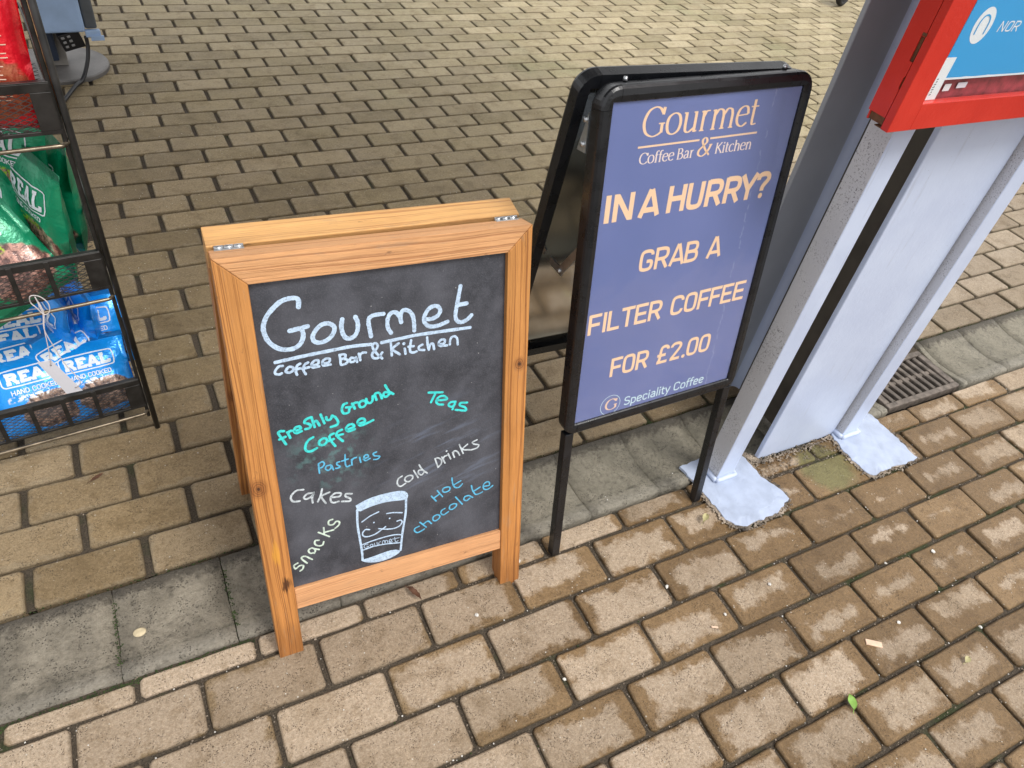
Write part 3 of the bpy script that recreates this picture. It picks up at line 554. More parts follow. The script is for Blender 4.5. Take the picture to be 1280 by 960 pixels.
SERIF = {
 'G': G_(7.3, ('C', (6.0, 5.3, 5.0, 6.4, 3.5, 6.75, 1.6, 5.9, .55, 3.5, 1.3, 1.1, 3.3, .05, 5.0, .3, 6.1, .9)), ('L', (6.15, .7, 6.15, 2.9)), ('L', (5.1, 2.9, 7.0, 2.9)), ('L', (6.1, 4.9, 6.3, 6.6))),
 'C': G_(6.6, ('C', (6.1, 5.3, 5.0, 6.4, 3.5, 6.75, 1.6, 5.9, .55, 3.5, 1.3, 1.1, 3.3, .05, 5.0, .3, 6.3, 1.3)), ('L', (6.1, 4.9, 6.3, 6.6))),
 'o': G_(5.2, ('C', (2.6, 4.95, .95, 4.2, .45, 2.5, 1.0, .7, 2.5, .05, 4.1, .8, 4.65, 2.5, 4.1, 4.3, 2.6, 4.95))),
 'u': G_(5.6, ('L', (1.1, 4.8, 1.1, 1.5)), ('C', (1.1, 1.7, 1.35, .5, 2.4, .1, 4.1, 1.1)), stem(4.2), ('L', (.3, 4.72, 1.4, 4.72)), ('L', (3.4, 4.72, 4.5, 4.72)), ('L', (4.2, .12, 5.1, .3))),
 'r': G_(3.7, stem(1.1), ('C', (1.1, 3.3, 1.9, 4.6, 3.1, 4.75)), foot(1.1), ('L', (.3, 4.6, 1.3, 4.75))),
 'm': G_(8.4, stem(1.1), ('C', (1.1, 3.4, 2.3, 4.75, 3.6, 4.5, 4.1, 3.4)), ('L', (4.1, 3.5, 4.1, 0)), ('C', (4.1, 3.4, 5.3, 4.75, 6.6, 4.5, 7.1, 3.4)), ('L', (7.1, 3.5, 7.1, 0)), foot(1.1), foot(4.1), foot(7.1), ('L', (.3, 4.6, 1.3, 4.75))),
 'e': G_(4.7, ('L', (.6, 2.75, 4.2, 2.95)), ('C', (4.2, 2.95, 3.7, 4.5, 2.5, 4.95, 1.05, 4.2, .5, 2.4, 1.05, .75, 2.6, .05, 4.2, .85))),
 't': G_(3.3, ('L', (1.3, 6.3, 1.3, 1.2)), ('C', (1.3, 1.3, 1.6, .25, 2.9, .35)), ('L', (.2, 4.65, 2.8, 4.65))),
 'f': G_(3.0, ('C', (3.2, 6.8, 2.3, 7.1, 1.4, 6.2, 1.3, 4.6)), stem(1.3, 4.8), ('L', (.3, 4.65, 2.7, 4.65)), foot(1.3)),
 'B': G_(5.6, stem(1.2, 6.8), ('C', (1.2, 6.65, 3.3, 6.55, 4.2, 5.2, 3.3, 3.85, 1.2, 3.6)), ('C', (1.2, 3.6, 3.8, 3.4, 4.8, 1.9, 3.8, .4, 1.2, .12)), ('L', (.4, 6.7, 1.2, 6.7)), ('L', (.4, .12, 1.2, .12))),
 'a': G_(4.7, ('C', (.8, 4.0, 2.0, 4.9, 3.2, 4.3, 3.4, 3.0)), ('L', (3.4, 3.2, 3.4, .6)), ('L', (3.4, .5, 4.4, .2)), ('C', (3.4, 2.9, 1.3, 2.3, .6, 1.1, 1.5, .1, 3.4, 1.1))),
 'K': G_(6.2, stem(1.2, 6.8), ('L', (5.0, 6.6, 1.4, 3.3)), ('L', (2.3, 4.1, 5.7, .1)), foot(1.2), foot(5.4), ('L', (.4, 6.7, 2.0, 6.7)), ('L', (4.3, 6.7, 5.7, 6.7))),
 'i': G_(2.3, stem(1.1), foot(1.1), ('L', (.3, 4.6, 1.3, 4.75)), ('D', (1.1, 6.3, .5))),
 'c': G_(4.4, ('C', (3.9, 4.2, 2.7, 4.95, 1.1, 4.3, .5, 2.5, 1.1, .7, 2.6, .05, 4.1, .9))),
 'h': G_(5.4, stem(1.1, 7.1), ('C', (1.1, 3.4, 2.5, 4.8, 3.7, 4.4, 4.2, 3.3)), ('L', (4.2, 3.5, 4.2, 0)), foot(1.1), foot(4.2), ('L', (.3, 6.9, 1.3, 7.05))),
 'n': G_(5.4, stem(1.1), ('C', (1.1, 3.4, 2.5, 4.8, 3.7, 4.4, 4.2, 3.3)), ('L', (4.2, 3.5, 4.2, 0)), foot(1.1), foot(4.2), ('L', (.3, 4.6, 1.3, 4.75))),
 '&': G_(7.6, ('C', (6.6, 4.1, 5.6, 2.1, 4.0, .6, 2.4, .05, .7, .9, .8, 2.4, 2.6, 3.8, 4.2, 5.2, 3.8, 6.5, 2.8, 6.8, 1.9, 6.0, 2.4, 4.6, 4.2, 2.2, 6.4, .2)), ('L', (5.7, 4.1, 7.3, 4.1))), ' ': G_(2.0,),
}
LOW = {  # thin rounded lower case for the small line
 'S': G_(4.4, ('R', (3.6, 5.6, 3.0, 6.5, 1.2, 6.5, .6, 5.7, .6, 4.5, 1.2, 3.8, 3.0, 3.3, 3.7, 2.6, 3.7, 1.3, 3.0, .5, 1.1, .5, .5, 1.4))), 'C': SANS['C'],
 'p': G_(3.9, ('L', (.6, -1.8, .6, 5)), ('R', (.6, 4.6, 2.4, 4.6, 3.2, 3.8, 3.2, 1.2, 2.4, .4, .6, .4))),
 'e': G_(3.9, ('R', (.6, 2.6, 3.2, 2.6, 3.2, 3.8, 2.5, 4.6, 1.2, 4.6, .55, 3.8, .55, 1.2, 1.2, .4, 2.6, .4, 3.1, 1.0))),
 'c': G_(3.6, ('R', (3.1, 3.6, 3.0, 4.0, 2.5, 4.6, 1.2, 4.6, .55, 3.8, .55, 1.2, 1.2, .4, 2.5, .4, 3.1, 1.2))),
 'i': G_(1.7, ('L', (.8, 0, .8, 5)), ('D', (.8, 6.4, .5))), 'l': G_(1.7, ('L', (.8, 0, .8, 7.2))),
 'a': G_(3.9, ('R', (.7, 4.2, 1.3, 4.6, 2.6, 4.6, 3.1, 4.0, 3.1, 0)), ('R', (3.1, 2.7, 1.2, 2.7, .6, 2.1, .6, 1.0, 1.2, .4, 2.3, .4, 3.1, 1.1))),
 't': G_(2.7, ('R', (1.0, 6.4, 1.0, 1.0, 1.5, .4, 2.5, .4)), ('L', (.1, 4.6, 2.5, 4.6))), 'y': G_(3.7, ('L', (.3, 5, 1.9, .5)), ('R', (3.4, 5, 1.9, .2, 1.3, -1.6, .4, -1.7))),
 'o': G_(4.0, ('R', (1.9, 4.6, 2.6, 4.6, 3.3, 3.8, 3.3, 1.2, 2.6, .4, 1.2, .4, .55, 1.2, .55, 3.8, 1.2, 4.6, 1.95, 4.6))),
 'f': G_(2.6, ('R', (2.6, 6.9, 1.6, 6.9, 1.0, 6.2, 1.0, 0)), ('L', (.1, 4.6, 2.4, 4.6))), ' ': G_(2.2,),
}
SLAB = {
 'R': G_(6.6, ('L', (1.5, 0, 1.5, 7)), ('R', (1.5, 6.4, 4.0, 6.4, 5.0, 5.8, 5.0, 4.2, 4.0, 3.5, 1.5, 3.5)), ('L', (3.6, 3.5, 5.3, .5)), ('L', (.3, .4, 2.7, .4)), ('L', (4.5, .4, 6.4, .4)), ('L', (.3, 6.6, 2.2, 6.6))),
 'E': G_(6.0, ('L', (1.5, 0, 1.5, 7)), ('L', (.3, 6.5, 5.2, 6.5)), ('L', (1.5, 3.5, 4.0, 3.5)), ('L', (.3, .5, 5.4, .5)), ('L', (5.0, 6.9, 5.0, 5.0)), ('L', (5.2, .1, 5.2, 2.0))),
 'A': G_(6.6, ('L', (1.0, .2, 3.1, 6.9)), ('L', (3.4, 6.9, 5.6, .2)), ('L', (1.8, 2.2, 4.8, 2.2)), ('L', (.0, .4, 2.2, .4)), ('L', (4.4, .4, 6.7, .4)), ('L', (2.2, 6.6, 4.0, 6.6))),
 'L': G_(6.0, ('L', (1.5, 0, 1.5, 7)), ('L', (.3, .5, 5.3, .5)), ('L', (5.1, .1, 5.1, 2.3)), ('L', (.3, 6.6, 2.7, 6.6))), ' ': G_(2.5,),
}
def nib(d, w): return w*sqrt((0.36*d.x)**2+(1.0*d.y)**2)
def write(ink, font, text, x0, x1, y0, cap_h, unit, pen, wf=None, pen_h=None, res=None, slant=0.0, base=None):
    '''set text so that it fills x0..x1 on baseline y0; unit = capital height of the alphabet'''
    adv = sum(font[c][0] for c in text)
    sx = (x1-x0)/adv; sy = cap_h/unit; x = 0
    for c in text:
        a, st = font[c]
        for kind, q in st:
            if kind == 'D':
                cx, cy = x0+(x+q[0])*sx, y0+q[1]*sy; r = q[2]*(sx+sy)/2*1.15
                ink.dot(cx+slant*(cy-y0), cy, r); continue
            P = [(x0+(x+q[i])*sx+slant*q[i+1]*sy, y0+q[i+1]*sy) for i in range(0, len(q), 2)]
            if base: P = [(px, py+base(px)) for px, py in P]
            if kind == 'C': P = [tuple(v) for v in catmull([(p[0], p[1], 0) for p in P], 7)]
            elif kind == 'R': P = [tuple(v) for v in chaikin([(p[0], p[1], 0) for p in P], 2)]
            ink.stroke(P, pen, wf, res=res)
        x += a

# ------------------------------------------------------------------ ground, joint sand, pavers
UA = 0.0162; UO = (-1.0534, 0.141)              # the upper paving runs almost parallel to the lower
def up(x, y): return (UO[0]+cos(UA)*x-sin(UA)*y, UO[1]+sin(UA)*x+cos(UA)*y)
def low_edge(x): return -0.0445+0.0105*x        # lower lip of the drainage channel
def grid_sheet(name, x0, x1, y0, y1, z, n, mat, amp=0.0, **kw):
    nx, ny = n; V = []; F = []
    for j in range(ny+1):
        for i in range(nx+1):
            x = x0+(x1-x0)*i/nx; y = y0+(y1-y0)*j/ny
            V.append((x, y, z+(amp*noise.noise(Vector((x*40, y*40, 3))) if amp else 0)))
    for j in range(ny):
        for i in range(nx): q = j*(nx+1)+i; F.append((q, q+1, q+nx+2, q+nx+1))
    return add(name, pydata(name, V, F, mat, bool(amp)), kind='structure', **kw)
grid_sheet('ground', -400, 400, -400, 400, -0.045, (4, 4), 'sand', label='ground under the paving')
def brick_mesh(name, lx, ly, mat, seed, fine=True, uvs=(1, 1, 0, 0)):
    R = random.Random(seed); hx, hy = lx/2, ly/2; c = 0.006
    nl = 4 if fine else 2; ns = 2 if fine else 1
    ring = []
    cor = [(-hx, -hy), (hx, -hy), (hx, hy), (-hx, hy)]
    for k in range(4):
        a = Vector(cor[k]); b = Vector(cor[(k+1) % 4]); d = (b-a).normalized(); n = nl if k % 2 == 0 else ns
        a2 = a+d*c; b2 = b-d*c
        for i in range(n+1):
            p = a2.lerp(b2, i/n); nn = Vector((d.y, -d.x))
            ring.append(p+nn*R.uniform(-0.0014, 0.0006)*(1 if 0 < i < n else 0.6))
    V = []; N = len(ring); ch = 0.0032
    for p in ring: V.append((p.x, p.y, -0.034))
    for p in ring: V.append((p.x, p.y, -0.0034-R.uniform(0, .001)))
    for p in ring: V.append((p.x*(1-ch*0.55/hx), p.y*(1-ch*0.55/hy), -0.0012))
    for p in ring: V.append((p.x*(1-ch*1.25/hx), p.y*(1-ch*1.25/hy), R.uniform(-.0003, .0002)))
    F = []
    for lv in range(3):
        for i in range(N):
            j = (i+1) % N; F.append((lv*N+i, lv*N+j, lv*N+N+j, lv*N+N+i))
    F.append(tuple(3*N+i for i in range(N)))
    uv = [(v[0]/hx*uvs[0]+uvs[2], v[1]/hy*uvs[1]+uvs[3]) for v in V]
    me = pydata(name, V, F, mat, False, uv)
    for i in range(N, 3*N): me.polygons[i].use_smooth = True
    return me
Ccam = Vector(cam.location); CMi = (Matrix.Translation(cam.location) @ cam.rotation_euler.to_matrix().to_4x4()).inverted()
def in_view(x, y):
    q = CMi @ Vector((x, y, 0)); k = 908.5/640
    return q.z < 0 and abs(q.x/-q.z)*k < 1.10 and abs(q.y/-q.z)*k < 0.86
bricks_upper = []; bricks_lower = []
for k in range(0, 44):
    par = 1 if k % 2 == 0 else 0
    for j in range(-9, 44):
        u = j*2+par; cx = (u+1)*0.1; x, y = up(cx, k*0.1+0.05)
        if x < -2.6 or x > 2.9+1.05*max(0, y-0.1): continue
        if y > 0.25 and x > 0.35+1.9*y+1.6: continue
        bricks_upper.append((x, y, cx))
for r in range(0, 15):
    par = 0 if r % 2 == 0 else 1
    for j in range(-14, 16):
        u = j*2+par; x = (u+1)*0.1; y = -0.1*r-0.05
        if x < -2.6 or x > 2.9: continue
        bricks_lower.append((x, y, r))
def lay(name, lst, mat, cfg, label, piece_n=300):
    root = empty(name, (0, 0, 0), label=label, kind='structure')
    near = sorted(lst, key=lambda b: (Vector((b[0], b[1], 0))-Ccam).length)
    kinds = cfg
    vis = [b for b in near if in_view(b[0], b[1])]
    inds = vis[:piece_n]; taken = set(id(b) for b in inds); rest = [b for b in near if id(b) not in taken]
    for i, b in enumerate(inds):
        me = b[3] if len(b) > 3 and b[3] else kinds[random.randrange(len(kinds))]
        rz = b[4] if len(b) > 4 else 0
        m = Matrix.Translation((b[0]+random.uniform(-.0012, .0012), b[1]+random.uniform(-.0010, .0010), random.uniform(-.0026, .0008))) @ Matrix.Rotation(rz+random.uniform(-.009, .009), 4, 'Z') @ Matrix.Rotation(random.uniform(-.014, .014), 4, 'X') @ Matrix.Rotation(random.uniform(-.006, .006), 4, 'Y')
        if random.random() < 0.5: m = m @ Matrix.Rotation(pi, 4, 'Z')
        add('brick', me, root, m)
    if rest:
        V = []; F = []; UV = []; RN = []; src = kinds_far if mat == 'paver_far' else near_variants
        for b in rest:
            me = b[3] if len(b) > 3 and b[3] else src[random.randrange(len(src))]; rz = b[4] if len(b) > 4 else 0
            m = Matrix.Translation((b[0]+random.uniform(-.0012, .0012), b[1]+random.uniform(-.001, .001), random.uniform(-.0016, .0008))) @ Matrix.Rotation(rz+random.uniform(-.006, .006), 4, 'Z')
            b0 = len(V); rr = random.random(); l = me.uv_layers[0].data
            uvv = {}
            for li, lp in enumerate(me.loops): uvv[lp.vertex_index] = tuple(l[li].uv)
            for v in me.vertices: V.append(m @ v.co); UV.append(uvv[v.index]); RN.append(rr)
            for p in me.polygons: F.append(tuple(b0+i for i in p.vertices))
        me = pydata('far_bricks', V, F, mat, False, UV)
        at = me.attributes.new('rnd', 'FLOAT', 'POINT'); at.data.foreach_set('value', RN)
        add('far_bricks', me, root, kind='stuff')
    return root
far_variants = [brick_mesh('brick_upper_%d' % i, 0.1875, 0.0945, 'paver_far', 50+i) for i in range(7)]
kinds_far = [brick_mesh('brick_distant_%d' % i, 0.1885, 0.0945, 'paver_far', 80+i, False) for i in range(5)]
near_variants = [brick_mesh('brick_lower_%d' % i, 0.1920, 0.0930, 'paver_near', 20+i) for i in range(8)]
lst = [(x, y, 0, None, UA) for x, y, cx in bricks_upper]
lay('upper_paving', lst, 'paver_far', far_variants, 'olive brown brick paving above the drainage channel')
lst = []
for x, y, r in bricks_lower:
    if r == 0:
        e = low_edge(x)-0.006; w = e-(-0.0965)
        me = brick_mesh('cut_brick', 0.192, w, 'paver_near', 300+len(lst), True, (1, w/0.09, 0, 0))
        lst.append((x, (e-0.0965)/2, 0, me))
    else: lst.append((x, y, 0, None))
lay('lower_paving', lst, 'paver_near', near_variants, 'blotchy buff brick paving below the drainage channel')
grid_sheet('joint_sand', -2.8, 8.2, 0.145, 4.7, -0.0110, (184, 90), 'sand', 0.004)
grid_sheet('joint_sand', -2.8, 3.1, -1.6, -0.052, -0.0085, (200, 56), 'sand', 0.004)

# ------------------------------------------------------------------ drainage channel and drain
ch = empty('drainage_channel', (0, 0, 0), label='shallow grey concrete drainage channel crossing the paving', kind='structure')
def channel_block(x0, x1, seed):
    R = random.Random(seed); V = []; F = []; UV = []; prof = [0, .03, .10, .20, .35, .5, .65, .80, .90, .97, 1]
    nx = 5; g = 0.0010
    xs = [x0+g+(x1-x0-2*g)*i/nx for i in range(nx+1)]
    for i, x in enumerate(xs):
        yl = low_edge(x)+0.003; yu = up(x-UO[0], 0)[1]-0.004+UA*0
        for v in prof:
            z = -0.0135*max(0, min(1, sin(pi*min(1, max(0, (v-.08)/.84)))))**0.8
            if v in (0, 1): z = -0.006
            if i in (0, nx): z -= 0.0007
            V.append((x+(R.uniform(-.0012, .0012) if i in (0, nx) else 0), yl+(yu-yl)*v+(R.uniform(-.0015, .0015) if v in (0, 1) else 0), z+R.uniform(-.0003, .0003))); UV.append((x, v))
    n = len(prof)
    for i in range(nx):
        for k in range(n-1): q = i*n+k; F.append((q, q+n, q+n+1, q+1))
    edge = [i*n for i in range(nx+1)]+[nx*n+k for k in range(1, n)]+[i*n+n-1 for i in range(nx-1, -1, -1)]+[k for k in range(n-2, 0, -1)]
    b0 = len(V)
    for e in edge: V.append((V[e][0], V[e][1], -0.05)); UV.append(UV[e])
    for i in range(len(edge)): j = (i+1) % len(edge); F.append((edge[i], b0+i, b0+j, edge[j]))
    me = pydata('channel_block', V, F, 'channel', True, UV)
    return me
xj = -1.02-0.193*9
while xj < 3.1:
    nx_ = xj+0.193
    if not (xj < 1.25 and nx_ > 0.95): add('channel_block', channel_block(xj, nx_, int(xj*1000)+5000), ch)
    elif xj < 0.95: add('channel_block', channel_block(xj, 0.938, 11), ch)
    elif nx_ > 1.28: add('channel_block', channel_block(1.274, nx_, 12), ch)
    xj = nx_
dr = empty('drain_grate', (1.105, 0.058, 0), label='rusty cast iron slotted drain grate set in the channel behind the steel legs', cat='drain grate')
bm = bmesh.new(); a, b = 0.155, 0.082
for q in ((-a, a, -b, -b+.018), (-a, a, b-.018, b), (-a, -a+.022, -b+.0185, b-.0185), (a-.022, a, -b+.0185, b-.0185)): bbox(bm, *q, -0.03, -0.003, bev=0.003, seg=2)
add('frame', from_bm('drain_frame', bm, 'drain'), dr)
bar = box_me('drain_bar', (-0.0075, 0.0075, -b+.019, b-.019, -0.028, -0.006), 'drain', 0.004, 2)
for i in range(9): add('bar', bar, dr, Matrix.Translation((-a+0.036+i*0.0298, 0, 0)) @ Matrix.Rotation(0.10, 4, 'Z'))
add('middle_bar', box_me('drain_mid', (-a+.022, a-.022, -0.006, 0.006, -0.028, -0.010), 'drain', 0.002), dr)
add('pit', box_me('drain_pit', (-a+.002, a-.002, -b+.002, b-.002, -0.043, -0.036), 'hole', 0), dr)

# ------------------------------------------------------------------ leaning panels
def panel_matrix(loc, psi, al, g):
    X = Vector((cos(psi), sin(psi), 0)); h = Vector((-sin(psi), cos(psi), 0)); T = Vector((0, 0, cos(al)))+h*sin(al)
    X, T = X*cos(g)+T*sin(g), T*cos(g)-X*sin(g); Y = T.cross(X)
    return Matrix(((X.x, Y.x, T.x, loc[0]), (X.y, Y.y, T.y, loc[1]), (X.z, Y.z, T.z, loc[2]), (0, 0, 0, 1)))
def member(name, outline, y0, y1, along, mat, bev=0.0016):
    '''a timber cut to an outline in the panel plane, y0 front face, y1 back face'''
    bm = bmesh.new(); vs_ = [bm.verts.new((s_, y0, t_)) for s_, t_ in outline]
    f = bm.faces.new(vs_); r = bmesh.ops.extrude_face_region(bm, geom=[f])
    for v in r['geom']:
        if isinstance(v, bmesh.types.BMVert): v.co.y = y1
    bmesh.ops.recalc_face_normals(bm, faces=bm.faces)
    bmesh.ops.bevel(bm, geom=bm.edges[:], offset=bev, segments=2, affect='EDGES', profile=0.6)
    uvl = bm.loops.layers.uv.new('UVMap')
    for f in bm.faces:
        for l in f.loops:
            c = l.vert.co
            l[uvl].uv = (c.z, c.x+c.y*0.9) if along == 'z' else (c.x, c.z+c.y*0.9)
    return from_bm(name, bm, mat)
# ---- wooden chalkboard A-board
cb = empty('chalkboard_sign', (-0.7664, -0.1141, 0), label='wooden framed chalkboard A-board with handwritten coffee menu standing on the paving', cat='A-board')
ML = Matrix.Translation(-cb.location) @ panel_matrix(cb.location, -0.0245, 0.2878, -0.0183)
W_, H_, TH = 0.481, 0.7503, 0.041; w_, r_ = 0.0423, 0.0415
add('stile', member('stile_left', [(0, -.002), (w_, -.002), (w_, H_-r_), (0, H_)], 0, TH, 'z', 'wood_side'), cb, ML)
add('stile', member('stile_right', [(W_-w_, -.002), (W_, -.002), (W_, H_), (W_-w_, H_-r_)], 0, TH, 'z', 'wood_side'), cb, ML, label='right stile with a dark knot')
add('top_rail', member('top_rail', [(.0005, H_), (w_+.0003, H_-r_), (W_-w_-.0003, H_-r_), (W_-.0005, H_)], 0.0004, TH-.0004, 'x', 'wood_rail'), cb, ML)
add('bottom_rail', member('bottom_rail', [(w_, .0999), (W_-w_, .0999), (W_-w_, .1451), (w_, .1451)], 0.003, TH-.004, 'x', 'wood_low'), cb, ML)
bd = add('writing_surface', box_me('writing_surface', (w_-.002, W_-w_+.002, 0.010, 0.016, .1435, H_-r_+.002), 'slate', 0), cb, ML)
roles = {'heading': 'lettering', 'underline': 'underline', 'subtitle': 'lettering', 'offer': 'lettering', 'cup': 'cup_drawing'}
words = {'white_blue': 'pale blue', 'cyan': 'cyan', 'blue': 'sky blue', 'pale_grey': 'white', 'pale_green': 'cream'}
inkz = 0
for col, pw, role, strokes in CHALK:
    inkz += 1
    ink = Ink(lambda x, y, z: (x, 0.010-z, y), 0.00022+inkz*0.00001)
    for st in strokes:
        P = [(st[i]*1e-4, st[i+1]*1e-4, 0) for i in range(0, len(st), 2)]
        if len(P) == 2 and (Vector(P[0])-Vector(P[1])).length < 0.0016:
            ink.dot(P[0][0], P[0][1], pw*0.62); continue
        Q = catmull(P, 5)
        wob = random.uniform(0, 50)
        n_ = len(Q)
        ink.stroke([(q.x+0.0002*noise.noise(Vector((q.x*300, q.y*300, wob))), q.y+0.0002*noise.noise(Vector((q.y*300, q.x*300, wob+9)))) for q in Q], pw, lambda d, w: w*random.uniform(0.88, 1.06), cap='round')
    if role == 'cup' and pw > 0.004:
        for pl in CHALK_FILL:
            ink.poly([tuple(v)[:2] for v in chaikin([(pl[i]*1e-4, pl[i+1]*1e-4, 0) for i in range(0, len(pl), 2)]+[(pl[0]*1e-4, pl[1]*1e-4, 0)], 1)[:-1]])
    add(roles[role], ink.me(role, col), bd, None, label=words[col]+' chalk pen '+roles[role].replace('_', ' '))
# rear leaf
MR = Matrix.Translation(-cb.location) @ panel_matrix((-0.7558, 0.3155, 0), -0.0245, -0.1818, -0.0183)
H_ = 0.7290
add('stile', member('rear_stile_left', [(0, 0), (w_, 0), (w_, H_-.0418), (0, H_-.0418)], -TH, 0, 'z', 'wood_side'), cb, MR)
add('stile', member('rear_stile_right', [(W_-w_, 0), (W_, 0), (W_, H_-.0418), (W_-w_, H_-.0418)], -TH, 0, 'z', 'wood_side'), cb, MR)
add('top_rail', member('rear_top_rail', [(-.0006, H_-.0412), (W_+.0006, H_-.0412), (W_+.0006, H_), (-.0006, H_)], -TH, .0006, 'x', 'wood_back'), cb, MR)
add('bottom_rail', member('rear_bottom_rail', [(w_, .10), (W_-w_, .10), (W_-w_, .145), (w_, .145)], -TH+.006, -.004, 'x', 'wood_low'), cb, MR)
add('rear_board', box_me('rear_board', (w_-.002, W_-w_+.002, -0.020, -0.014, .143, H_-.0405), 'slate', 0), cb, MR)
# hinges across the gap between the two top rails
H_ = 0.7503
for s_ in (0.008, W_-0.048):
    hg = add('hinge', box_me('hinge_leaf', (s_, s_+.040, TH-.0075, TH+.0010, H_-.0030, H_+.0012), 'galv', .0005), cb, ML)
    bmh = bmesh.new()
    for k in range(3):
        for v in bmesh.ops.create_cone(bmh, cap_ends=True, segments=12, radius1=0.0040, radius2=.0040, depth=.0125)['verts']:
            v.co = Vector((s_+.007+k*.0132+v.co.z, TH+.0015+v.co.x, H_+.0010+v.co.y))
    add('knuckle', from_bm('hinge_knuckle', bmh, 'galv', True), hg)

# ---- black snap-frame A-board with the poster
bn = empty('poster_sign', (-0.2001, -0.1095, 0), label='black aluminium A-board with blue coffee offer poster on square legs', cat='A-board')
BL = Matrix.Translation(-bn.location) @ panel_matrix(bn.location, 0.016, 0.1736, 0.0068)
BW, BH, BB = 0.4157, 0.9527, 0.3296; fw = 0.0215; fv = 0.0235
def frame_parts(parent, m, flip=1, x0=0, x1=BW, z0=BB, z1=BH, depth=0.027, cr=0.033, crb=0.026):
    '''snap frame: four rounded bars and four plastic corners; flip=-1 faces the other way'''
    prof = [(0.0008, depth), (0.0, 0.0075), (0.0012, 0.0035), (0.0045, 0.0006), (0.0125, 0.0), (0.0195, 0.0012), (0.0212, 0.0030), (0.0212, 0.0085), (0.0195, depth)]
    def sweep(name, rings, mat='alu'):
        V = []; F = []; n = len(prof)
        for (x, z, nx, nz, sc) in rings:
            for d, y in prof: V.append((x+nx*d*sc, y*flip, z+nz*d*sc))
        for i in range(len(rings)-1):
            for k in range(n): q = i*n; F.append((q+k, q+(k+1) % n, q+n+(k+1) % n, q+n+k))
        F.append(tuple(range(n))); F.append(tuple((len(rings)-1)*n+k for k in range(n)))
        bm = bmesh.new(); bm.from_mesh(pydata('tmp', V, F, mat))
        me = from_bm(name, bm, mat); return add(name, me, parent, m)
    g = 0.0006; vs = fv/0.0212
    sweep('frame_bar', [(x0, z0+crb+g, 1, 0, 1), (x0, z1-cr-g, 1, 0, 1)])
    sweep('frame_bar', [(x1, z0+crb+g, -1, 0, 1), (x1, z1-cr-g, -1, 0, 1)])
    sweep('frame_bar', [(x0+cr+g, z1, 0, -1, vs), (x1-cr-g, z1, 0, -1, vs)])
    sweep('frame_bar', [(x0+crb+g, z0, 0, 1, vs), (x1-crb-g, z0, 0, 1, vs)])
    for cx, cz, rr in ((x0, z1, cr), (x1, z1, cr), (x1, z0, crb), (x0, z0, crb)):
        sx_ = 1 if cx == x0 else -1; sz_ = 1 if cz == z0 else -1
        ox, oz = cx+sx_*rr, cz+sz_*rr; tx, tz = cx+sx_*.0212, cz+sz_*fv; rings = []
        for k in range(9):
            a = pi/2*k/8; px, pz = ox-sx_*cos(a)*rr, oz-sz_*sin(a)*rr
            qx, qz = (tx, oz+(tz-oz)*k/4) if k <= 4 else (tx+(ox-tx)*(k-4)/4, tz)
            v_ = Vector((qx-px, qz-pz)); rings.append((px, pz, v_.x/v_.length, v_.y/v_.length, v_.length/0.0212))
        sweep('corner_piece', rings)
frame_parts(bn, BL)
pst = add('poster', box_me('poster', (fw-.004, BW-fw+.004, 0.0062, 0.0072, BB+fv-.004, BH-fv+.004), 'poster', 0), bn, BL)
def P_(x, y, z): return (x, 0.0062-z, y)
def put_ink(name, fn, mat, label, lift=0.0001):
    ink = Ink(P_, lift); fn(ink); add(name, ink.me(name, mat), pst, None, label=label)
put_ink('lettering', lambda k: write(k, SERIF, 'Gourmet', 0.0800, 0.3110, 0.8741, 0.0432, 6.8, 0.0054, nib), 'peach', 'large peach serif lettering')
def rules(k): k.stroke([(0.0781, 0.8598), (0.1966, 0.8601)], 0.0030); k.stroke([(0.2183, 0.8607), (0.3166, 0.8612)], 0.0030)
put_ink('rule', rules, 'peach', 'peach rule broken by the ampersand')
put_ink('lettering', lambda k: write(k, SERIF, 'Coffee Bar', 0.0835, 0.1905, 0.8335, 0.0170, 6.8, 0.0027, nib), 'peach_light', 'small pale serif lettering')
put_ink('lettering', lambda k: write(k, SERIF, '&', 0.1965, 0.2265, 0.8335, 0.0290, 6.8, 0.0044, nib), 'peach', 'peach ampersand')
put_ink('lettering', lambda k: write(k, SERIF, 'Kitchen', 0.2330, 0.3110, 0.8350, 0.0170, 6.8, 0.0027, nib), 'peach_light', 'small pale serif lettering')
def hurry(k):
    xs = [('I', .0298, .0435), ('N', .0470, .0905), ('A', .0985, .1385), ('H', .1540, .1935), ('U', .1935, .2310), ('R', .2330, .2720), ('R', .2730, .3120), ('Y', .3080, .3450), ('?', .3440, .3760)]
    for c, a_, b_ in xs: write(k, SANS, c, a_, b_, 0.7455, 0.0455, 7, 0.0089 if c != 'I' else 0.0095)
put_ink('lettering', hurry, 'peach', 'bold peach capitals, largest line')
put_ink('lettering', lambda k: write(k, SANS, 'GRAB A', 0.1155, 0.2960, 0.6457, 0.0400, 7, 0.0063), 'peach', 'peach capitals')
put_ink('lettering', lambda k: write(k, SANS, 'FILTER COFFEE', 0.0270, 0.3830, 0.5420, 0.0398, 7, 0.0063), 'peach', 'peach capitals, widest line')
put_ink('lettering', lambda k: write(k, SANS, 'FOR \u00a32.00', 0.0880, 0.3250, 0.4390, 0.0405, 7, 0.0063), 'peach', 'peach capitals and price')
put_ink('lettering', lambda k: write(k, LOW, 'Speciality Coffee', 0.1325, 0.3300, 0.3608, 0.0205, 7, 0.0026), 'ice', 'ice blue small lettering')
def badge(k): k.stroke([(0.1008+0.0222*cos(2*pi*i/40), 0.3722+0.0222*sin(2*pi*i/40)) for i in range(41)], 0.0011)
put_ink('badge_ring', badge, 'ice', 'thin ring round the initial')
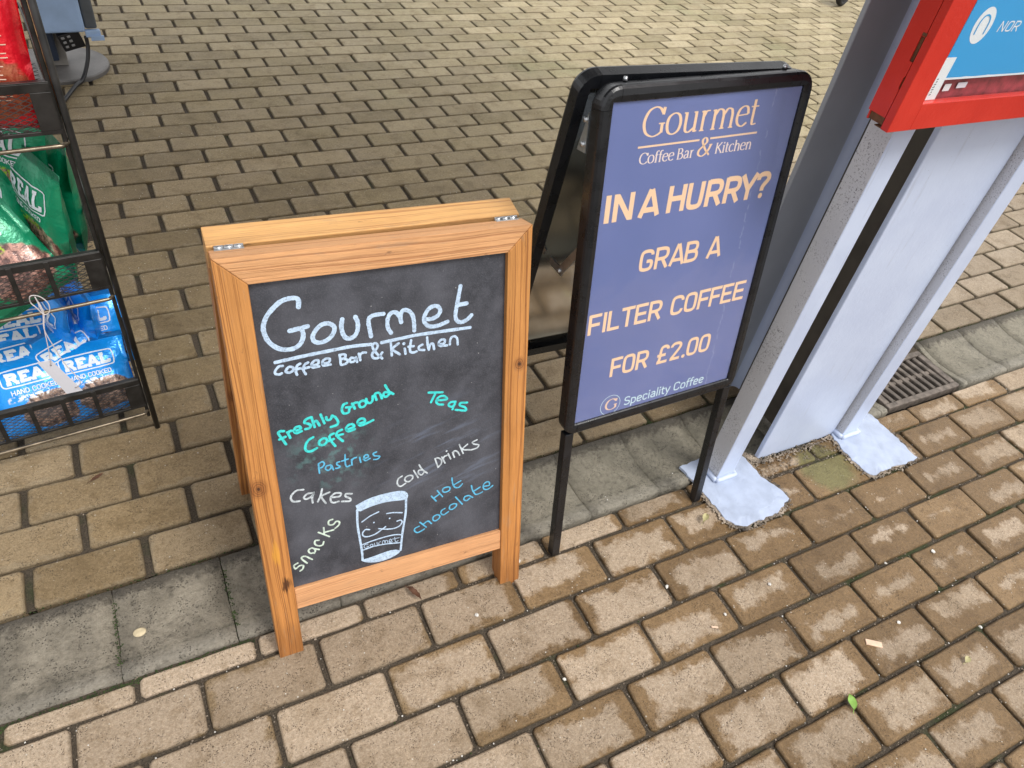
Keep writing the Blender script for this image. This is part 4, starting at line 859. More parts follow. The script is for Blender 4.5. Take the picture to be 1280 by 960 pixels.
put_ink('badge_letter', lambda k: write(k, SERIF, 'G', 0.0885, 0.1175, 0.3610, 0.0245, 6.8, 0.0046, nib), 'peach_pale', 'peach serif initial in the ring')
add('cover_sheet', box_me('cover_sheet', (fw-.003, BW-fw+.003, 0.0045, 0.0050, BB+fv-.003, BH-fv+.003), 'cover', 0), bn, BL)
add('backing_panel', box_me('backing_panel', (fw-.002, BW-fw+.002, 0.0180, 0.0195, BB+fv-.002, BH-fv+.002), 'backsheet', 0), bn, BL)
for s_ in (0.005, BW-0.0235):
    add('leg', box_me('leg', (s_, s_+.0185, 0.0045, 0.0225, -0.001, BB+0.0006), 'alu', 0.0018, 2), bn, BL)
# rear leaf, facing away
RL = Matrix.Translation(-bn.location) @ panel_matrix((-0.222, 0.2504, 0), -0.0248, -0.1374, -0.0039)
frame_parts(bn, RL, -1)
add('backing_panel', box_me('rear_backing', (fw-.002, BW-fw+.002, -0.0140, -0.0125, BB+fv-.002, BH-fv+.002), 'backsheet', 0), bn, RL)
for s_ in (0.005, BW-0.0235):
    add('leg', box_me('leg', (s_, s_+.0185, -0.0225, -0.0045, -0.001, BB+0.0006), 'alu', 0.0018, 2), bn, RL)
add('top_cap', box_me('top_cap', (0.020, BW-0.020, 0.0275, 0.050, BH-.036, BH-.018), 'alu', 0.002), bn, BL)
for s_ in (0.012, BW-0.018):
    hp = add('hinge_plate', pydata('hinge_plate', [(s_-.013, .0285, BH-.040), (s_-.013, .052, BH-.100), (s_-.013, .0285, BH-.100), (s_-.0115, .0285, BH-.040), (s_-.0115, .052, BH-.100), (s_-.0115, .0285, BH-.100)], [(0, 1, 2), (5, 4, 3), (0, 3, 4, 1), (1, 4, 5, 2), (2, 5, 3, 0)], 'galv'), bn, BL)
    for q in ((.034, BH-.052), (.036, BH-.088)):
        V, F = [], []; tube_into(V, F, [(s_-.017, q[0], q[1]), (s_-.009, q[0], q[1])], .0042, 10)
        add('rivet', pydata('rivet', V, F, 'galv', True), hp)
for s_ in (0.052, BW-0.052):
    V, F = [], []; tube_into(V, F, [(s_, .024, BH+.0005), (s_, .024, BH+.006)], [.004, .0028], 10)
    add('screw', pydata('screw', V, F, 'galv', True), bn, BL)
# folding stay between the leaves: two flat links meeting at a pin
def world_pt(mat, s_, y_, t_): return (Matrix.Translation(bn.location) @ mat) @ Vector((s_, y_, t_)) - bn.location
for s_ in (0.022,):
    pa = world_pt(BL, s_, .030, .705); pb = world_pt(RL, s_+.02, -.030, .60); mid = (pa+pb)/2+Vector((0, .012, -.045))
    V, F = [], []
    for a_, b_ in ((pa, mid), (mid, pb)):
        d = (b_-a_).normalized(); sd_ = d.cross(Vector((1, 0, 0))).normalized()*.0075; th_ = Vector((.0014, 0, 0)); b0 = len(V)
        for e in (a_-d*.006, b_+d*.006):
            for q in (sd_-th_, sd_+th_, -sd_+th_, -sd_-th_): V.append(e+q)
        F += [(b0, b0+1, b0+2, b0+3), (b0+7, b0+6, b0+5, b0+4)]+[(b0+k, b0+4+k, b0+4+(k+1) % 4, b0+(k+1) % 4) for k in range(4)]
    st_ = add('folding_stay', pydata('folding_stay', V, F, 'galv'), bn)
    V, F = [], []; tube_into(V, F, [mid-Vector((.006, 0, 0)), mid+Vector((.006, 0, 0))], .004, 10); add('pin', pydata('pin', V, F, 'galv', True), st_)

# ------------------------------------------------------------------ canopy column (H section) behind the notice cabinet
col_ = empty('steel_column', (0.57, 0.08, 0), label='pale blue grey H-section steel column behind the red notice cabinet', cat='column')
def part_box(name, parent, x0, x1, y0, y1, z0, z1, mat, bev=.001, seg=1, **kw):
    L = parent.location; return add(name, box_me(name, (x0-L.x, x1-L.x, y0-L.y, y1-L.y, z0-L.z, z1-L.z), mat, bev, seg), parent, **kw)
part_box('front_flange', col_, .436, .7035, -.042, -.0300, -.004, 2.75, 'steel', .0015)
part_box('rear_flange', col_, .436, .7035, .203, .2150, -.004, 2.75, 'column_shade', .0015)
part_box('web', col_, .564, .576, -.0298, .2028, -.004, 2.75, 'web', 0, label='web between the flanges, coloured dark brown for the shade there')
for sx_ in (-1, 1):
    V, F = [], []
    x_ = .570+sx_*.006
    for z_ in (-.004, 2.75):
        for k in range(6): a_ = pi/2*k/5; V.append((x_+sx_*(.018-.018*sin(a_))-.57, .2032-(.018-.018*cos(a_))-.08, z_))
    F = [(k, k+1, k+7, k+6) for k in range(5)]
    add('fillet', pydata('fillet', V, F, 'steel', True), col_)

cn = empty('added_shade_roof', (0.57, 0.9, 2.75), label='unseen flat roof added over the steel column to shade the paving', cat='canopy')  # unseen roof, added to give the paving below its soft shade
part_box('roof_deck', cn, -3.2, 1.9, -.30, 2.4, 2.86, 2.93, 'column_shade')
part_box('fascia', cn, -3.2, 1.9, -.335, -.302, 2.76, 2.96, 'steel')
part_box('beam', cn, .50, .64, -.30, 2.4, 2.755, 2.858, 'steel')

# ------------------------------------------------------------------ notice cabinet on two welded legs
nb = empty('notice_cabinet', (0.52, -0.07, 0), label='red glazed notice cabinet on two pale steel legs with painted base plates', cat='notice board')
def plate(pts, seed):
    R = random.Random(seed); P = [Vector((a_, b_, 0)) for a_, b_ in pts]; ring = []
    for i in range(len(P)):
        a_, b_ = P[i], P[(i+1) % len(P)]; n = max(1, int((b_-a_).length/.009))
        for k in range(n): ring.append(a_.lerp(b_, k/n)+Vector((R.uniform(-.0028, .0028), R.uniform(-.0028, .0028), 0)))
    c = sum(ring, Vector())/len(ring); V = []; N = len(ring); L = nb.location
    for s_, z_ in ((1.0, -.002), (1.0, .0040), (.994, .0052), (.80, .0060)):
        for p in ring: q = c+(p-c)*s_; V.append((q.x-L.x, q.y-L.y, z_+(R.uniform(-.0006, .0006) if z_ > 0 else 0)))
    F = [(l*N+i, l*N+(i+1) % N, (l+1)*N+(i+1) % N, (l+1)*N+i) for l in range(3) for i in range(N)]
    F.append(tuple(3*N+i for i in range(N)))
    return pydata('base_plate', V, F, 'plate', False)
PL1 = [(.224, .004), (.229, -.049), (.230, -.095), (.231, -.125), (.233, -.168), (.253, -.193), (.271, -.200), (.320, -.199), (.379, -.194), (.425, -.171), (.422, -.134), (.405, -.096), (.403, -.053), (.400, -.012), (.36, .006), (.29, .01)]
PL2 = [(.694, -.045), (.683, -.09), (.680, -.136), (.684, -.175), (.695, -.197), (.734, -.193), (.771, -.191), (.819, -.196), (.865, -.193), (.866, -.163), (.867, -.125), (.867, -.079), (.866, -.04), (.860, -.016), (.78, -.008), (.72, -.012)]
add('base_plate', plate(PL1, 3), nb); add('base_plate', plate(PL2, 4), nb)
def rhs(x0, x1, y0, y1):
    L = nb.location; t_ = bmesh.new(); bbox(t_, x0-L.x, x1-L.x, y0-L.y, y1-L.y, 0.006, 0.9165, bev=.003, seg=3); me = from_bm('leg', t_, 'steel')
    me.materials.append(M['steel_sp'])
    for p in me.polygons:
        if p.normal.x < -0.75: p.material_index = 1  # left faces: speckles, plus a greyer tone that paints in the side light
    lg = add('leg', me, nb)
    # weld bead round the foot
    V, F = [], []; e = .004; tube_into(V, F, [(x-L.x, y-L.y, .0105+random.uniform(-.001, .001)) for x, y in [(x0-e+(x1-x0+2*e)*k/6, y0-e) for k in range(7)]+[(x1+e, y0-e+(y1-y0+2*e)*k/6) for k in range(1, 7)]+[(x1+e-(x1-x0+2*e)*k/6, y1+e) for k in range(1, 7)]+[(x0-e, y1+e-(y1-y0+2*e)*k/6) for k in range(1, 7)]], .0065, 8)
    add('weld', pydata('weld', V, F, 'steel', True), lg)
rhs(.282, .334, -.064, -.0135); rhs(.710, .764, -.064, -.0135)
CX0, CX1, CZ0, CZ1 = .1925, .835, .918, 1.78; yf = -.111
def cab(name, x0, x1, y0, y1, z0, z1, mat='red', bev=.0012, parent=nb, **kw):
    L = nb.location; return add(name, box_me(name, (x0-L.x, x1-L.x, y0-L.y, y1-L.y, z0-L.z, z1-L.z), mat, bev, 2), parent, **kw)
cab('back_panel', CX0+.003, CX1-.003, -.0680, -.0645, CZ0+.002, CZ1-.002)
# left side: bent sheet with two notches and an open lower corner, as it has rusted
L = nb.location
prf = [(-.0640, CZ0+.016), (-.0640, CZ1), (-.0965, CZ1), (-.0965, 1.048), (-.0905, 1.048), (-.0905, 1.014), (-.0965, 1.014), (-.0965, .995), (-.0945, .992), (-.0945, .978), (-.0965, .975), (-.0965, CZ0+.016)]
sd_me = bmesh.new(); fc_ = sd_me.faces.new([sd_me.verts.new((CX0-L.x, y_-L.y, z_)) for y_, z_ in prf])
for v in bmesh.ops.extrude_face_region(sd_me, geom=[fc_])['geom']:
    if isinstance(v, bmesh.types.BMVert): v.co.x += .002
add('side_panel', from_bm('side_panel_left', sd_me, 'red'), nb)
cab('side_panel', CX1-.002, CX1, -.0965, -.064, CZ0+.001, CZ1)
cab('bottom_panel', CX0+.012, CX1-.0025, -.0965, -.0682, CZ0, CZ0+.002)
cab('corner_tab', CX0+.0005, CX0+.0115, -.0965, -.085, CZ0, CZ0+.0015, 'rust', .0002)
cab('inner_lining', CX0+.0030, CX0+.0045, -.095, -.069, CZ0+.004, CZ1-.01, 'rust', 0)
cab('top_panel', CX0, CX1, -.0965, -.064, CZ1+.0005, CZ1+.003)
door = cab('door', CX0, CX0+.0490, yf, yf+.0135, CZ0-.0005, CZ1, bev=.001)
fb = cab('door_rail', CX0+.0492, CX1-.0492, yf+.0001, yf+.0134, CZ0-.0005, CZ0+.0400); fb2 = cab('door_rail', CX0+.0492, CX1-.0492, yf+.0001, yf+.0134, CZ1-.041, CZ1)
door.name = 'door_stile'; cab('door_stile', CX1-.049, CX1, yf, yf+.0135, CZ0-.0005, CZ1)
cab('door_hinge', CX0-.0012, CX0+.0012, -.0985, -.0915, 1.0490, 1.0530, 'rust', .0004)
cab('backboard', CX0+.0455, CX1-.0455, -.0900, -.0875, CZ0+.034, CZ1-.035, 'backboard', 0)
signx0 = CX0+.046
po = cab('notice_poster', .2620, .7900, -.0985, -.0975, .9860, 1.730, 'signblue', 0)
def NP(x, y, z): return (x-L.x, -.0985-L.y-z, y)
def nink(name, fn, mat, label):
    k = Ink(NP, .0002); fn(k); add(name, k.me(name, mat), po, None, label=label)
def edge(k):
    k.poly([(.2621, .9862), (.7899, .9862)]+[(.7899-.5278*i/40, .9892+.0012*noise.noise(Vector((i*.7, 0, 0)))) for i in range(41)])
nink('torn_edge', edge, 'signwhite', 'torn white lower edge')
ox_, oy_ = .3030, 1.0620
nink('emblem', lambda k: k.poly([(ox_+.0200*cos(2*pi*i/40)*1.0, oy_+.0250*sin(2*pi*i/40)) for i in range(40)]), 'signwhite', 'white oval emblem')
def arch(k):
    k.lift = .0006
    k.stroke([tuple(v)[:2] for v in catmull([(ox_-.0105, oy_-.012, 0), (ox_-.0105, oy_+.004, 0), (ox_-.006, oy_+.0125, 0), (ox_+.001, oy_+.0140, 0), (ox_+.0075, oy_+.010, 0), (ox_+.010, oy_+.002, 0), (ox_+.010, oy_-.012, 0)], 5)], .0024)
nink('emblem_arch', arch, 'signblue', 'blue arch on the emblem')
nink('lettering', lambda k: write(k, SANS, 'NOR', .3410, .3905, 1.0525, 0.0150, 7, .0020, slant=.16), 'signwhite', 'white slanting capitals')
cab('sticker', CX0+.0460, .2790, -.1010, -.1005, CZ0+.0405, 1.020, 'signwhite', 0)
V = Ink(lambda x, y, z: (x-L.x, -.1010-L.y-z, y), .0002)
for k in range(2):
    for i in range(7): V.stroke([(.250+k*.010+random.uniform(-.001, .001), .966+i*.0038), (.2535+k*.010, .967+i*.0038)], .0014)
add('sticker_print', V.me('sticker_print', 'ink'), nb)
cab('paper_scrap', .300, .315, -.0925, -.0920, .966, .9765, 'signwhite', 0); cab('paper_scrap', .330, .352, -.0925, -.0920, .969, .9775, 'card', 0)
cab('glass', CX0+.046, CX1-.046, -.1045, -.1025, CZ0+.037, CZ1-.038, 'glass', 0)

# ------------------------------------------------------------------ wire snack rack
RK = Matrix.Translation((-.901, .531, 0)) @ Matrix.Rotation(0.095, 4, 'Z')     # local x right, y back, from the front right corner
rk = empty('snack_rack', (-.901, .531, 0), label='black wire snack rack with three expanded mesh baskets of crisp packets', cat='display rack')
RM = Matrix.Rotation(0.095, 4, 'Z')
RW, RD = .44, .30
tube('upright', [(.010, -.002, 0), (.010, -.002, 1.34)], .0058, 'rack', 10, rk, RM, label='front right upright tube')
tube('upright', [(.008, RD, 0), (.008, RD, 1.34)], .0058, 'rack', 10, rk, RM)
tube('upright', [(-RW-.008, -.002, 0), (-RW-.008, -.002, 1.34)], .0058, 'rack', 10, rk, RM)
tube('upright', [(-RW-.008, RD, 0), (-RW-.008, RD, 1.34)], .0058, 'rack', 10, rk, RM)
add('side_bar', box_me('side_bar', (-.0035, .0035, .002, .024, .035, 1.33), 'rack', .001), rk, RM)
add('side_bar', box_me('side_bar2', (-RW-.0035, -RW+.0035, .002, .024, .035, 1.33), 'rack', .001), rk, RM)
tube('worn_stay', [(.0095, .012, .62), (.0075, .030, .80), (.006, .075, 1.00)], .0042, 'rustrod', 8, rk, RM, label='rust streaked side stay')
for z_ in (.20, .52, .84, 1.16):
    tube('side_rung', [(.008, 0, z_), (.008, RD, z_)], .003, 'rack', 6, rk, RM)
for z_ in (.05, .45, 1.2):
    tube('rear_rung', [(.008, RD, z_), (-RW-.008, RD, z_)], .0035, 'rack', 6, rk, RM)
def lattice(name, o, ex, ey, w, h, du, dv, r=.00055):
    '''expanded metal: two families of flat strands clipped to a w x h panel'''
    V, F = [], []; o, ex, ey = Vector(o), Vector(ex).normalized(), Vector(ey).normalized(); nz = ex.cross(ey); sl = dv/du
    for sg in (1, -1):
        k = -int(h/dv)-2
        while True:
            x0 = k*du*1.0; k += 1
            if x0 > w+h/sl: break
            pts = []
            for v in (0, h):
                pts.append((x0+sg*(v/sl) if sg > 0 else x0-(v/sl), v))
            (xa, ya), (xb, yb) = pts
            if sg > 0 and xa > w or sg < 0 and xb > w: pass
            # clip in x
            def at(x): return ya+(yb-ya)*(x-xa)/(xb-xa)
            lo, hi = min(xa, xb), max(xa, xb); c0, c1 = max(lo, 0), min(hi, w)
            if c1-c0 < 1e-4: continue
            p, q = o+ex*c0+ey*at(c0), o+ex*c1+ey*at(c1); d = (q-p).normalized(); s_ = d.cross(nz)*r; n_ = nz*r*.6; b0 = len(V)
            off = nz*(.0004*sg)
            for e_ in (p+off, q+off): V.extend([e_+s_+n_, e_-s_+n_, e_-s_-n_, e_+s_-n_])
            F.extend([(b0+i, b0+(i+1) % 4, b0+4+(i+1) % 4, b0+4+i) for i in range(4)])
    return pydata(name, V, F, 'mesh')
lat_f = lattice('front_mesh', (-RW+.004, .0030, .004), (1, 0, 0), (0, 0, 1), RW-.008, .078, .0180, .0085)
lat_s = lattice('side_mesh', (0, .004, .004), (0, 1, 0), (0, 0, 1), RD-.008, .095, .0125, .0062)
lat_b = lattice('floor_mesh', (-RW+.004, .004, .002), (1, 0, 0), (0, 1, 0), RW-.008, RD-.008, .034, .017)
def basket(z0):
    h = .083
    bm = bmesh.new()
    bbox(bm, -RW, 0, -.0022, .0022, z0+h-.0150, z0+h-.0008, .0005); bbox(bm, -RW, 0, -.0022, .0075, z0+h-.0006, z0+h+.0012, .0004)
    bbox(bm, -RW, 0, -.0020, .0020, z0, z0+.0060, .0004)
    for x_ in (-.0012, -RW+.0012): bbox(bm, x_-.0012, x_+.0012, .008, RD, z0+.093, z0+.103, .0003)
    bbox(bm, -RW, 0, RD-.0012, RD+.0012, z0+.093, z0+.103, .0003)
    b = add('basket', from_bm('basket_rim', bm, 'rack'), rk, RM)
    add('corner_plate', box_me('corner_plate', (-.030, -.0004, -.0026, -.0006, z0+.0062, z0+h-.0152), 'rack', .0004), b)
    add('corner_plate', box_me('corner_plate2', (-RW+.0004, -RW+.030, -.0026, -.0006, z0+.0062, z0+h-.0152), 'rack', .0004), b)
    for i in range(6): 
        x_ = -.088-i*.0575
        if x_ > -RW+.04: add('slat', slat, b, Matrix.Translation((x_, 0, z0)))
    for nm, me_ in (('mesh_panel', lat_f), ('mesh_panel', lat_s), ('mesh_panel', lat_b)): add(nm, me_, b, Matrix.Translation((0, 0, z0)), kind='stuff')
    add('mesh_panel', lat_s, b, Matrix.Translation((-RW, 0, z0)), kind='stuff')
    return b
slat = box_me('slat', (-.0042, .0042, -.0036, -.0024, .001, .0812), 'rack', .0004)
TIER = (.071, .394, .704)
for z0 in TIER: basket(z0)
for z_ in (.055, .374, .686):
    tube('support_rod', catmull([(-RW-.006, .02, z_), (-RW-.004, -.004, z_), (-RW+.02, -.007, z_), (-.20, -.0075, z_), (-.030, -.007, z_), (-.004, -.002, z_-.001), (.006, .03, z_-.002), (.006, .10, z_-.002)], 5), .0036, 'rod', 8, rk, RM, label='worn bare metal support rod')

# ------------------------------------------------------------------ crisp packets
def bag_fn(w, h, th, seed):
    def f(u, v, back=False):       # u -1..1 across, v 0..1 up
        e = max(0.0, 1-abs(u)**2.6)**0.55; g = max(0.0, min(1, (v-.035)/.20))**.6*max(0.0, min(1, (.955-v)/.26))**.65
        wr = .0035*noise.noise(Vector((u*2.2+seed*3, v*4.5, seed)))*g+.0012*noise.noise(Vector((u*6, v*12+seed*5, seed)))
        fold = .0035*sin(u*7+seed)*max(0, (v-.72)/.28)*max(0, 1-abs(v-.86)/.16)
        y = th/2*e*g+wr*1.1+fold*.6
        x = u*w/2*(1-.045*g)
        bend = .10*h*max(0, v-.72)**1.5
        return Vector((x, (y if back else -y)+bend, v*h))
    return f
def bag_meshes(kind, mat, w, h, th, seed, logo=True):
    f = bag_fn(w, h, th, seed); NX, NY = 14, 18; V = []; F = []; UV = []
    for side in (0, 1):
        for j in range(NY+1):
            for i in range(NX+1):
                p = f(-1+2*i/NX, j/NY, side == 1)
                if side == 1: p.y += .0006
                V.append(p); UV.append((i/NX, j/NY if side == 0 else .7+.02*j/NY))
    n = (NX+1)*(NY+1)
    for side in (0, 1):
        for j in range(NY):
            for i in range(NX):
                q = side*n+j*(NX+1)+i; fc = (q, q+1, q+NX+2, q+NX+1); F.append(fc if side == 0 else fc[::-1])
    for j in range(NY):
        for i in (0, NX): q = j*(NX+1)+i; F.append((q, q+NX+1, n+q+NX+1, n+q))
    for i in range(NX):
        for j in (0, NY): q = j*(NX+1)+i; F.append((q, n+q, n+q+1, q+1))
    me = pydata(kind, V, F, mat, True, UV)
    # print on the face
    def on(x, y, z):
        u = x/(w/2); v = y/h; p = f(u, v); e = .004
        tx = (f(u+e, v)-f(u-e, v)); ty = (f(u, v+e)-f(u, v-e)); nn = tx.cross(ty).normalized()
        if nn.y > 0: nn = -nn
        return p+nn*z
    ink = Ink(on, .0011); fx, fy0, fy1 = w*.335, h*.60, h*.80
    bow = lambda x: .012*(1-(x/fx)**2)*-1*0
    fr = chaikin([(-fx, (fy0+fy1)/2, 0), (-fx, fy1-.004, 0), (-fx+.008, fy1, 0), (fx-.008, fy1, 0), (fx, fy1-.004, 0), (fx, fy0+.004, 0), (fx-.008, fy0, 0), (-fx+.008, fy0, 0), (-fx, fy0+.004, 0), (-fx, (fy0+fy1)/2, 0)], 1)
    ink.stroke(fr, .0026, res=.004)
    if kind == 'white_packet':
        ink = Ink(on, .0011); ink.stroke([(-w*.3, h*.8), (w*.3, h*.8)], .003, res=.004); return me, ink.me('white_print', 'boxblue')
    if kind == 'red_packet':
        ink = Ink(on, .0011)
        for k in range(17):
            yy = h*.20+k*.0062; ink.stroke([(w*(-.02), yy), (w*(.36-.10*random.random()), yy)], .0016, res=.004)
        for k in range(3): ink.dot(w*.28, h*(.72+.0*k)+.02*k, .006)
        return me, ink.me(kind+'_print', 'peach_pale')
    write(ink, SLAB, 'REAL', -fx*.86, fx*.88, fy0+.0065, (fy1-fy0)-.014, 7, .0066, res=.004)
    write(ink, SANS, 'HAND COOKED', -fx*.80, fx*.80, fy0-.0165, .0098, 7, .0018, res=.004)
    return me, ink.me(kind+'_print', 'bag_white')
BM = {}
for kind, mat, w, h, th in (('blue', 'blue_bag', .160, .168, .046), ('green', 'green_bag', .172, .235, .050), ('red', 'red_bag', .185, .250, .060), ('white', 'white_bag', .150, .240, .045)):
    for s_ in range(3): BM[kind, s_] = bag_meshes(kind+'_packet', mat, w, h, th, s_*2.3+1+len(kind))
def packet(kind, var, x, y, z, yaw, lean, roll, label, group):
    sc = 1.06 if kind == 'blue' and x < -.15 else 1.0
    m = RK @ Matrix.Translation((x, y, z)) @ Matrix.Rotation(radians(yaw), 4, 'Z') @ Matrix.Rotation(radians(-lean), 4, 'X') @ Matrix.Rotation(radians(roll), 4, 'Y') @ Matrix.Scale(sc, 4)
    me, pr = BM[kind, var]
    o = add('crisp_packet', me, None, m, label=label, cat='crisp packet', group=group)
    add('print', pr, o); return o
gB = 'blue crisp packets in the bottom basket'; gG = 'green crisp packets in the middle basket'; gR = 'red crisp packets in the top basket'
zB, zG, zR = TIER[0]+.008, TIER[1]+.008, TIER[2]+.008
BAGS = [
 ('blue', 0, -.185, .016, zB-.022, 2, 44, 0, 'blue packet with full white lettering, front left of the bottom basket, under the tag'),
 ('blue', 1, -.082, .022, zB-.018, -3, 40, -2, 'blue packet at the front right of the bottom basket beside the corner plate'),
 ('blue', 2, -.080, .060, zB+.006, 6, 42, -15, 'tilted blue packet right behind the front right one in the bottom basket'),
 ('blue', 1, -.195, .060, zB+.002, 4, 46, 0, 'second blue packet from the front, behind the tag in the bottom basket'),
 ('blue', 0, -.200, .096, zB+.018, 0, 47, -2, 'third blue packet from the front, below the string in the bottom basket'),
 ('blue', 2, -.190, .128, zB+.036, -2, 46, 0, 'fourth blue packet from the front, just under the support rod'),
 ('blue', 1, -.205, .170, zB+.050, -2, 44, 2, 'rearmost broad blue packet behind the support rod of the bottom basket'),
 ('blue', 1, -.120, .200, zB+.042, -78, 4, 5, 'blue packet turned sideways at the back of the bottom basket, left of two'),
 ('blue', 0, -.066, .200, zB+.048, -80, 2, 3, 'blue packet turned sideways against the right upright in the bottom basket'),
 ('blue', 2, -.060, .130, zB+.022, -14, 26, -6, 'blue packet behind the tilted one near the right upright in the bottom basket'),
 ('blue', 2, -.345, .050, zB-.014, 10, 44, -6, 'blue packet cut by the left picture edge in the bottom basket'),
 ('green', 0, -.128, .026, zG-.030, -4, 34, -26, 'green packet leaning over at the front of the middle basket with lime print'),
 ('green', 1, -.078, .130, zG-.012, -70, 3, 6, 'green packet turned to the right side of the middle basket, name running downhill'),
 ('green', 2, -.180, .070, zG+.004, 2, 34, 2, 'green packet just behind the leaning front one in the middle basket'),
 ('green', 0, -.180, .104, zG+.026, -2, 34, 0, 'green packet third from the front in the middle basket'),
 ('green', 1, -.180, .138, zG+.046, 2, 34, 2, 'green packet fourth from the front, under the rod of the middle basket'),
 ('green', 2, -.180, .175, zG+.064, 0, 32, 0, 'rearmost green packet of the row behind the rod'),
 ('green', 2, -.040, .180, zG-.006, -78, 4, 0, 'green packet against the right side of the middle basket, picture side out'),
 ('green', 1, -.110, .190, zG+.060, -48, 6, 6, 'dark shaded green packet at the back right of the middle basket'),
 ('green', 2, -.330, .060, zG, 12, 34, -6, 'green packet cut by the picture edge in the middle basket'),
 ('red', 0, -.108, .050, zR-.010, -6, 8, 3, 'large red packet at the front right of the top basket'),
 ('red', 1, -.200, .090, zR, 6, 12, -5, 'red packet behind the front one in the top basket'),
 ('red', 2, -.105, .130, zR+.030, -20, 8, -3, 'red packet at the back right of the top basket'),
 ('white', 0, -.070, .135, zR-.004, -62, 4, 4, 'silvery white packet edge showing right of the red packet in the top basket'),
]
for b in BAGS: packet(*b[:8], b[8], {'blue': gB, 'green': gG, 'red': gR, 'white': None}[b[0]])

# white swing tag tied to the rod of the middle basket
tg = empty('price_tag', (-1.03, .50, .40), label='blank white swing tag hanging on white string over the blue packets', cat='tag')
def tl(*p): return tuple(Vector(p)-tg.location)
A_, B_, C_, D_ = Vector((-1.058, .503, .268)), Vector((-1.033, .497, .272)), Vector((-1.0005, .492, .186)), Vector((-1.030, .500, .178))
nn_ = (B_-A_).cross(D_-A_).normalized()*.0004
V = [p+s_*nn_-tg.location for s_ in (-1, 1) for p in (A_, B_, C_, D_)]
cd = add('card', pydata('card', V, [(0, 1, 2, 3), (7, 6, 5, 4), (0, 4, 5, 1), (1, 5, 6, 2), (2, 6, 7, 3), (3, 7, 4, 0)], 'card'), tg)
fN = nn_.normalized()
if fN.y > 0: fN = -fN
def on_card(a_, b_): return A_.lerp(B_, a_).lerp(D_.lerp(C_, a_), b_)-tg.location
hv = []; hf = []
for a_, b_ in ((.68, .13), (.80, .87)):
    c_ = on_card(a_, b_)+fN*.0006; ex_ = (B_-A_).normalized(); ey_ = (D_-A_).normalized(); b0 = len(hv)
    for k in range(8): hv.append(c_+ex_*cos(k*pi/4)*.0016+ey_*sin(k*pi/4)*.0016)
    hf.append(tuple(range(b0, b0+8)))
add('hole', pydata('hole', hv, hf, 'ink'), cd)
kn = Vector((-1.022, .512, .412))-tg.location
tube('string', catmull([kn, kn+Vector((.004, -.012, -.030)), Vector((-1.024, .492, .350))-tg.location, Vector((-1.018, .490, .300))-tg.location, Vector((-1.012, .490, .262))-tg.location, Vector((-.998, .487, .215))-tg.location, on_card(.80, .87)+fN*.0015], 6), .0009, 'string', 6, tg)
tube('string', catmull([kn, kn+Vector((.006, -.012, -.026)), Vector((-1.0235, .4915, .352))-tg.location, Vector((-1.030, .492, .300))-tg.location, on_card(.68, .13)+fN*.0015], 6), .0009, 'string', 6, tg)
tube('loop', catmull([kn+Vector((-.008, -.010, -.004)), kn+Vector((-.004, -.014, .012)), kn+Vector((.008, -.012, .008)), kn+Vector((.018, -.013, -.008)), kn+Vector((.016, -.015, -.026)), kn+Vector((.006, -.014, -.032)), kn+Vector((-.002, -.012, -.016)), kn+Vector((-.008, -.010, -.004))], 5), .0010, 'string', 6, tg)

# ------------------------------------------------------------------ socket post on an iron disc
sp = empty('socket_post', (-.99, 2.63, 0), label='short post on a round iron disc carrying a pale blue socket box', cat='socket post')
V, F = [], []
tube_into(V, F, [(0, 0, -.002), (0, 0, .012), (0, 0, .017)], [.181, .181, .177], 56); add('base_disc', pydata('base_disc', V, F, 'disc'), sp)
add('post', box_me('post', (-.036, .036, -.030, .030, .017, 1.0), 'post', .003, 2), sp)
BX = Matrix.Rotation(radians(4), 4, 'Z')
add('socket_box', box_me('socket_box', (-.035, .118, -.128, -.031, .170, .480), 'boxblue', .012, 3), sp, BX)
add('box_side', box_me('box_side', (.1185, .162, -.110, -.031, .176, .480), 'boxgrey', .010, 3), sp, BX)
lt = add('latch', box_me('latch', (.115, .168, -.126, -.104, .150, .176), 'boxblue', .005, 2), sp, BX)
add('latch_lip', box_me('latch_lip', (.130, .176, -.134, -.1262, .140, .158), 'boxblue', .002, 2), lt)
KM = BX @ Matrix.Translation((.055, -.085, .150)) @ Matrix.Rotation(radians(-14), 4, 'Y') @ Matrix.Rotation(radians(10), 4, 'X')
kb = add('keypad', box_me('keypad', (-.036, .042, -.024, .020, -.048, .018), 'black', .004, 2), sp, KM)
key = box_me('key', (-.0058, .0058, -.0262, -.0236, -.0045, .0045), 'keygrey', .001)
for i in range(3):
    for j in range(2): add('key', key, kb, Matrix.Translation((-.020+j*.022, 0, .006-i*.018)))
add('strap', box_me('strap', (-.045, .010, -.060, -.031, .045, .160), 'navy', .006, 2), sp)
tube('cable', catmull([(.122, -.095, .150), (.120, -.100, .110), (.105, -.120, .060), (.075, -.160, .012), (.045, -.22, .010), (-.02, -.40, .009)], 6), .0075, 'black', 10, sp)

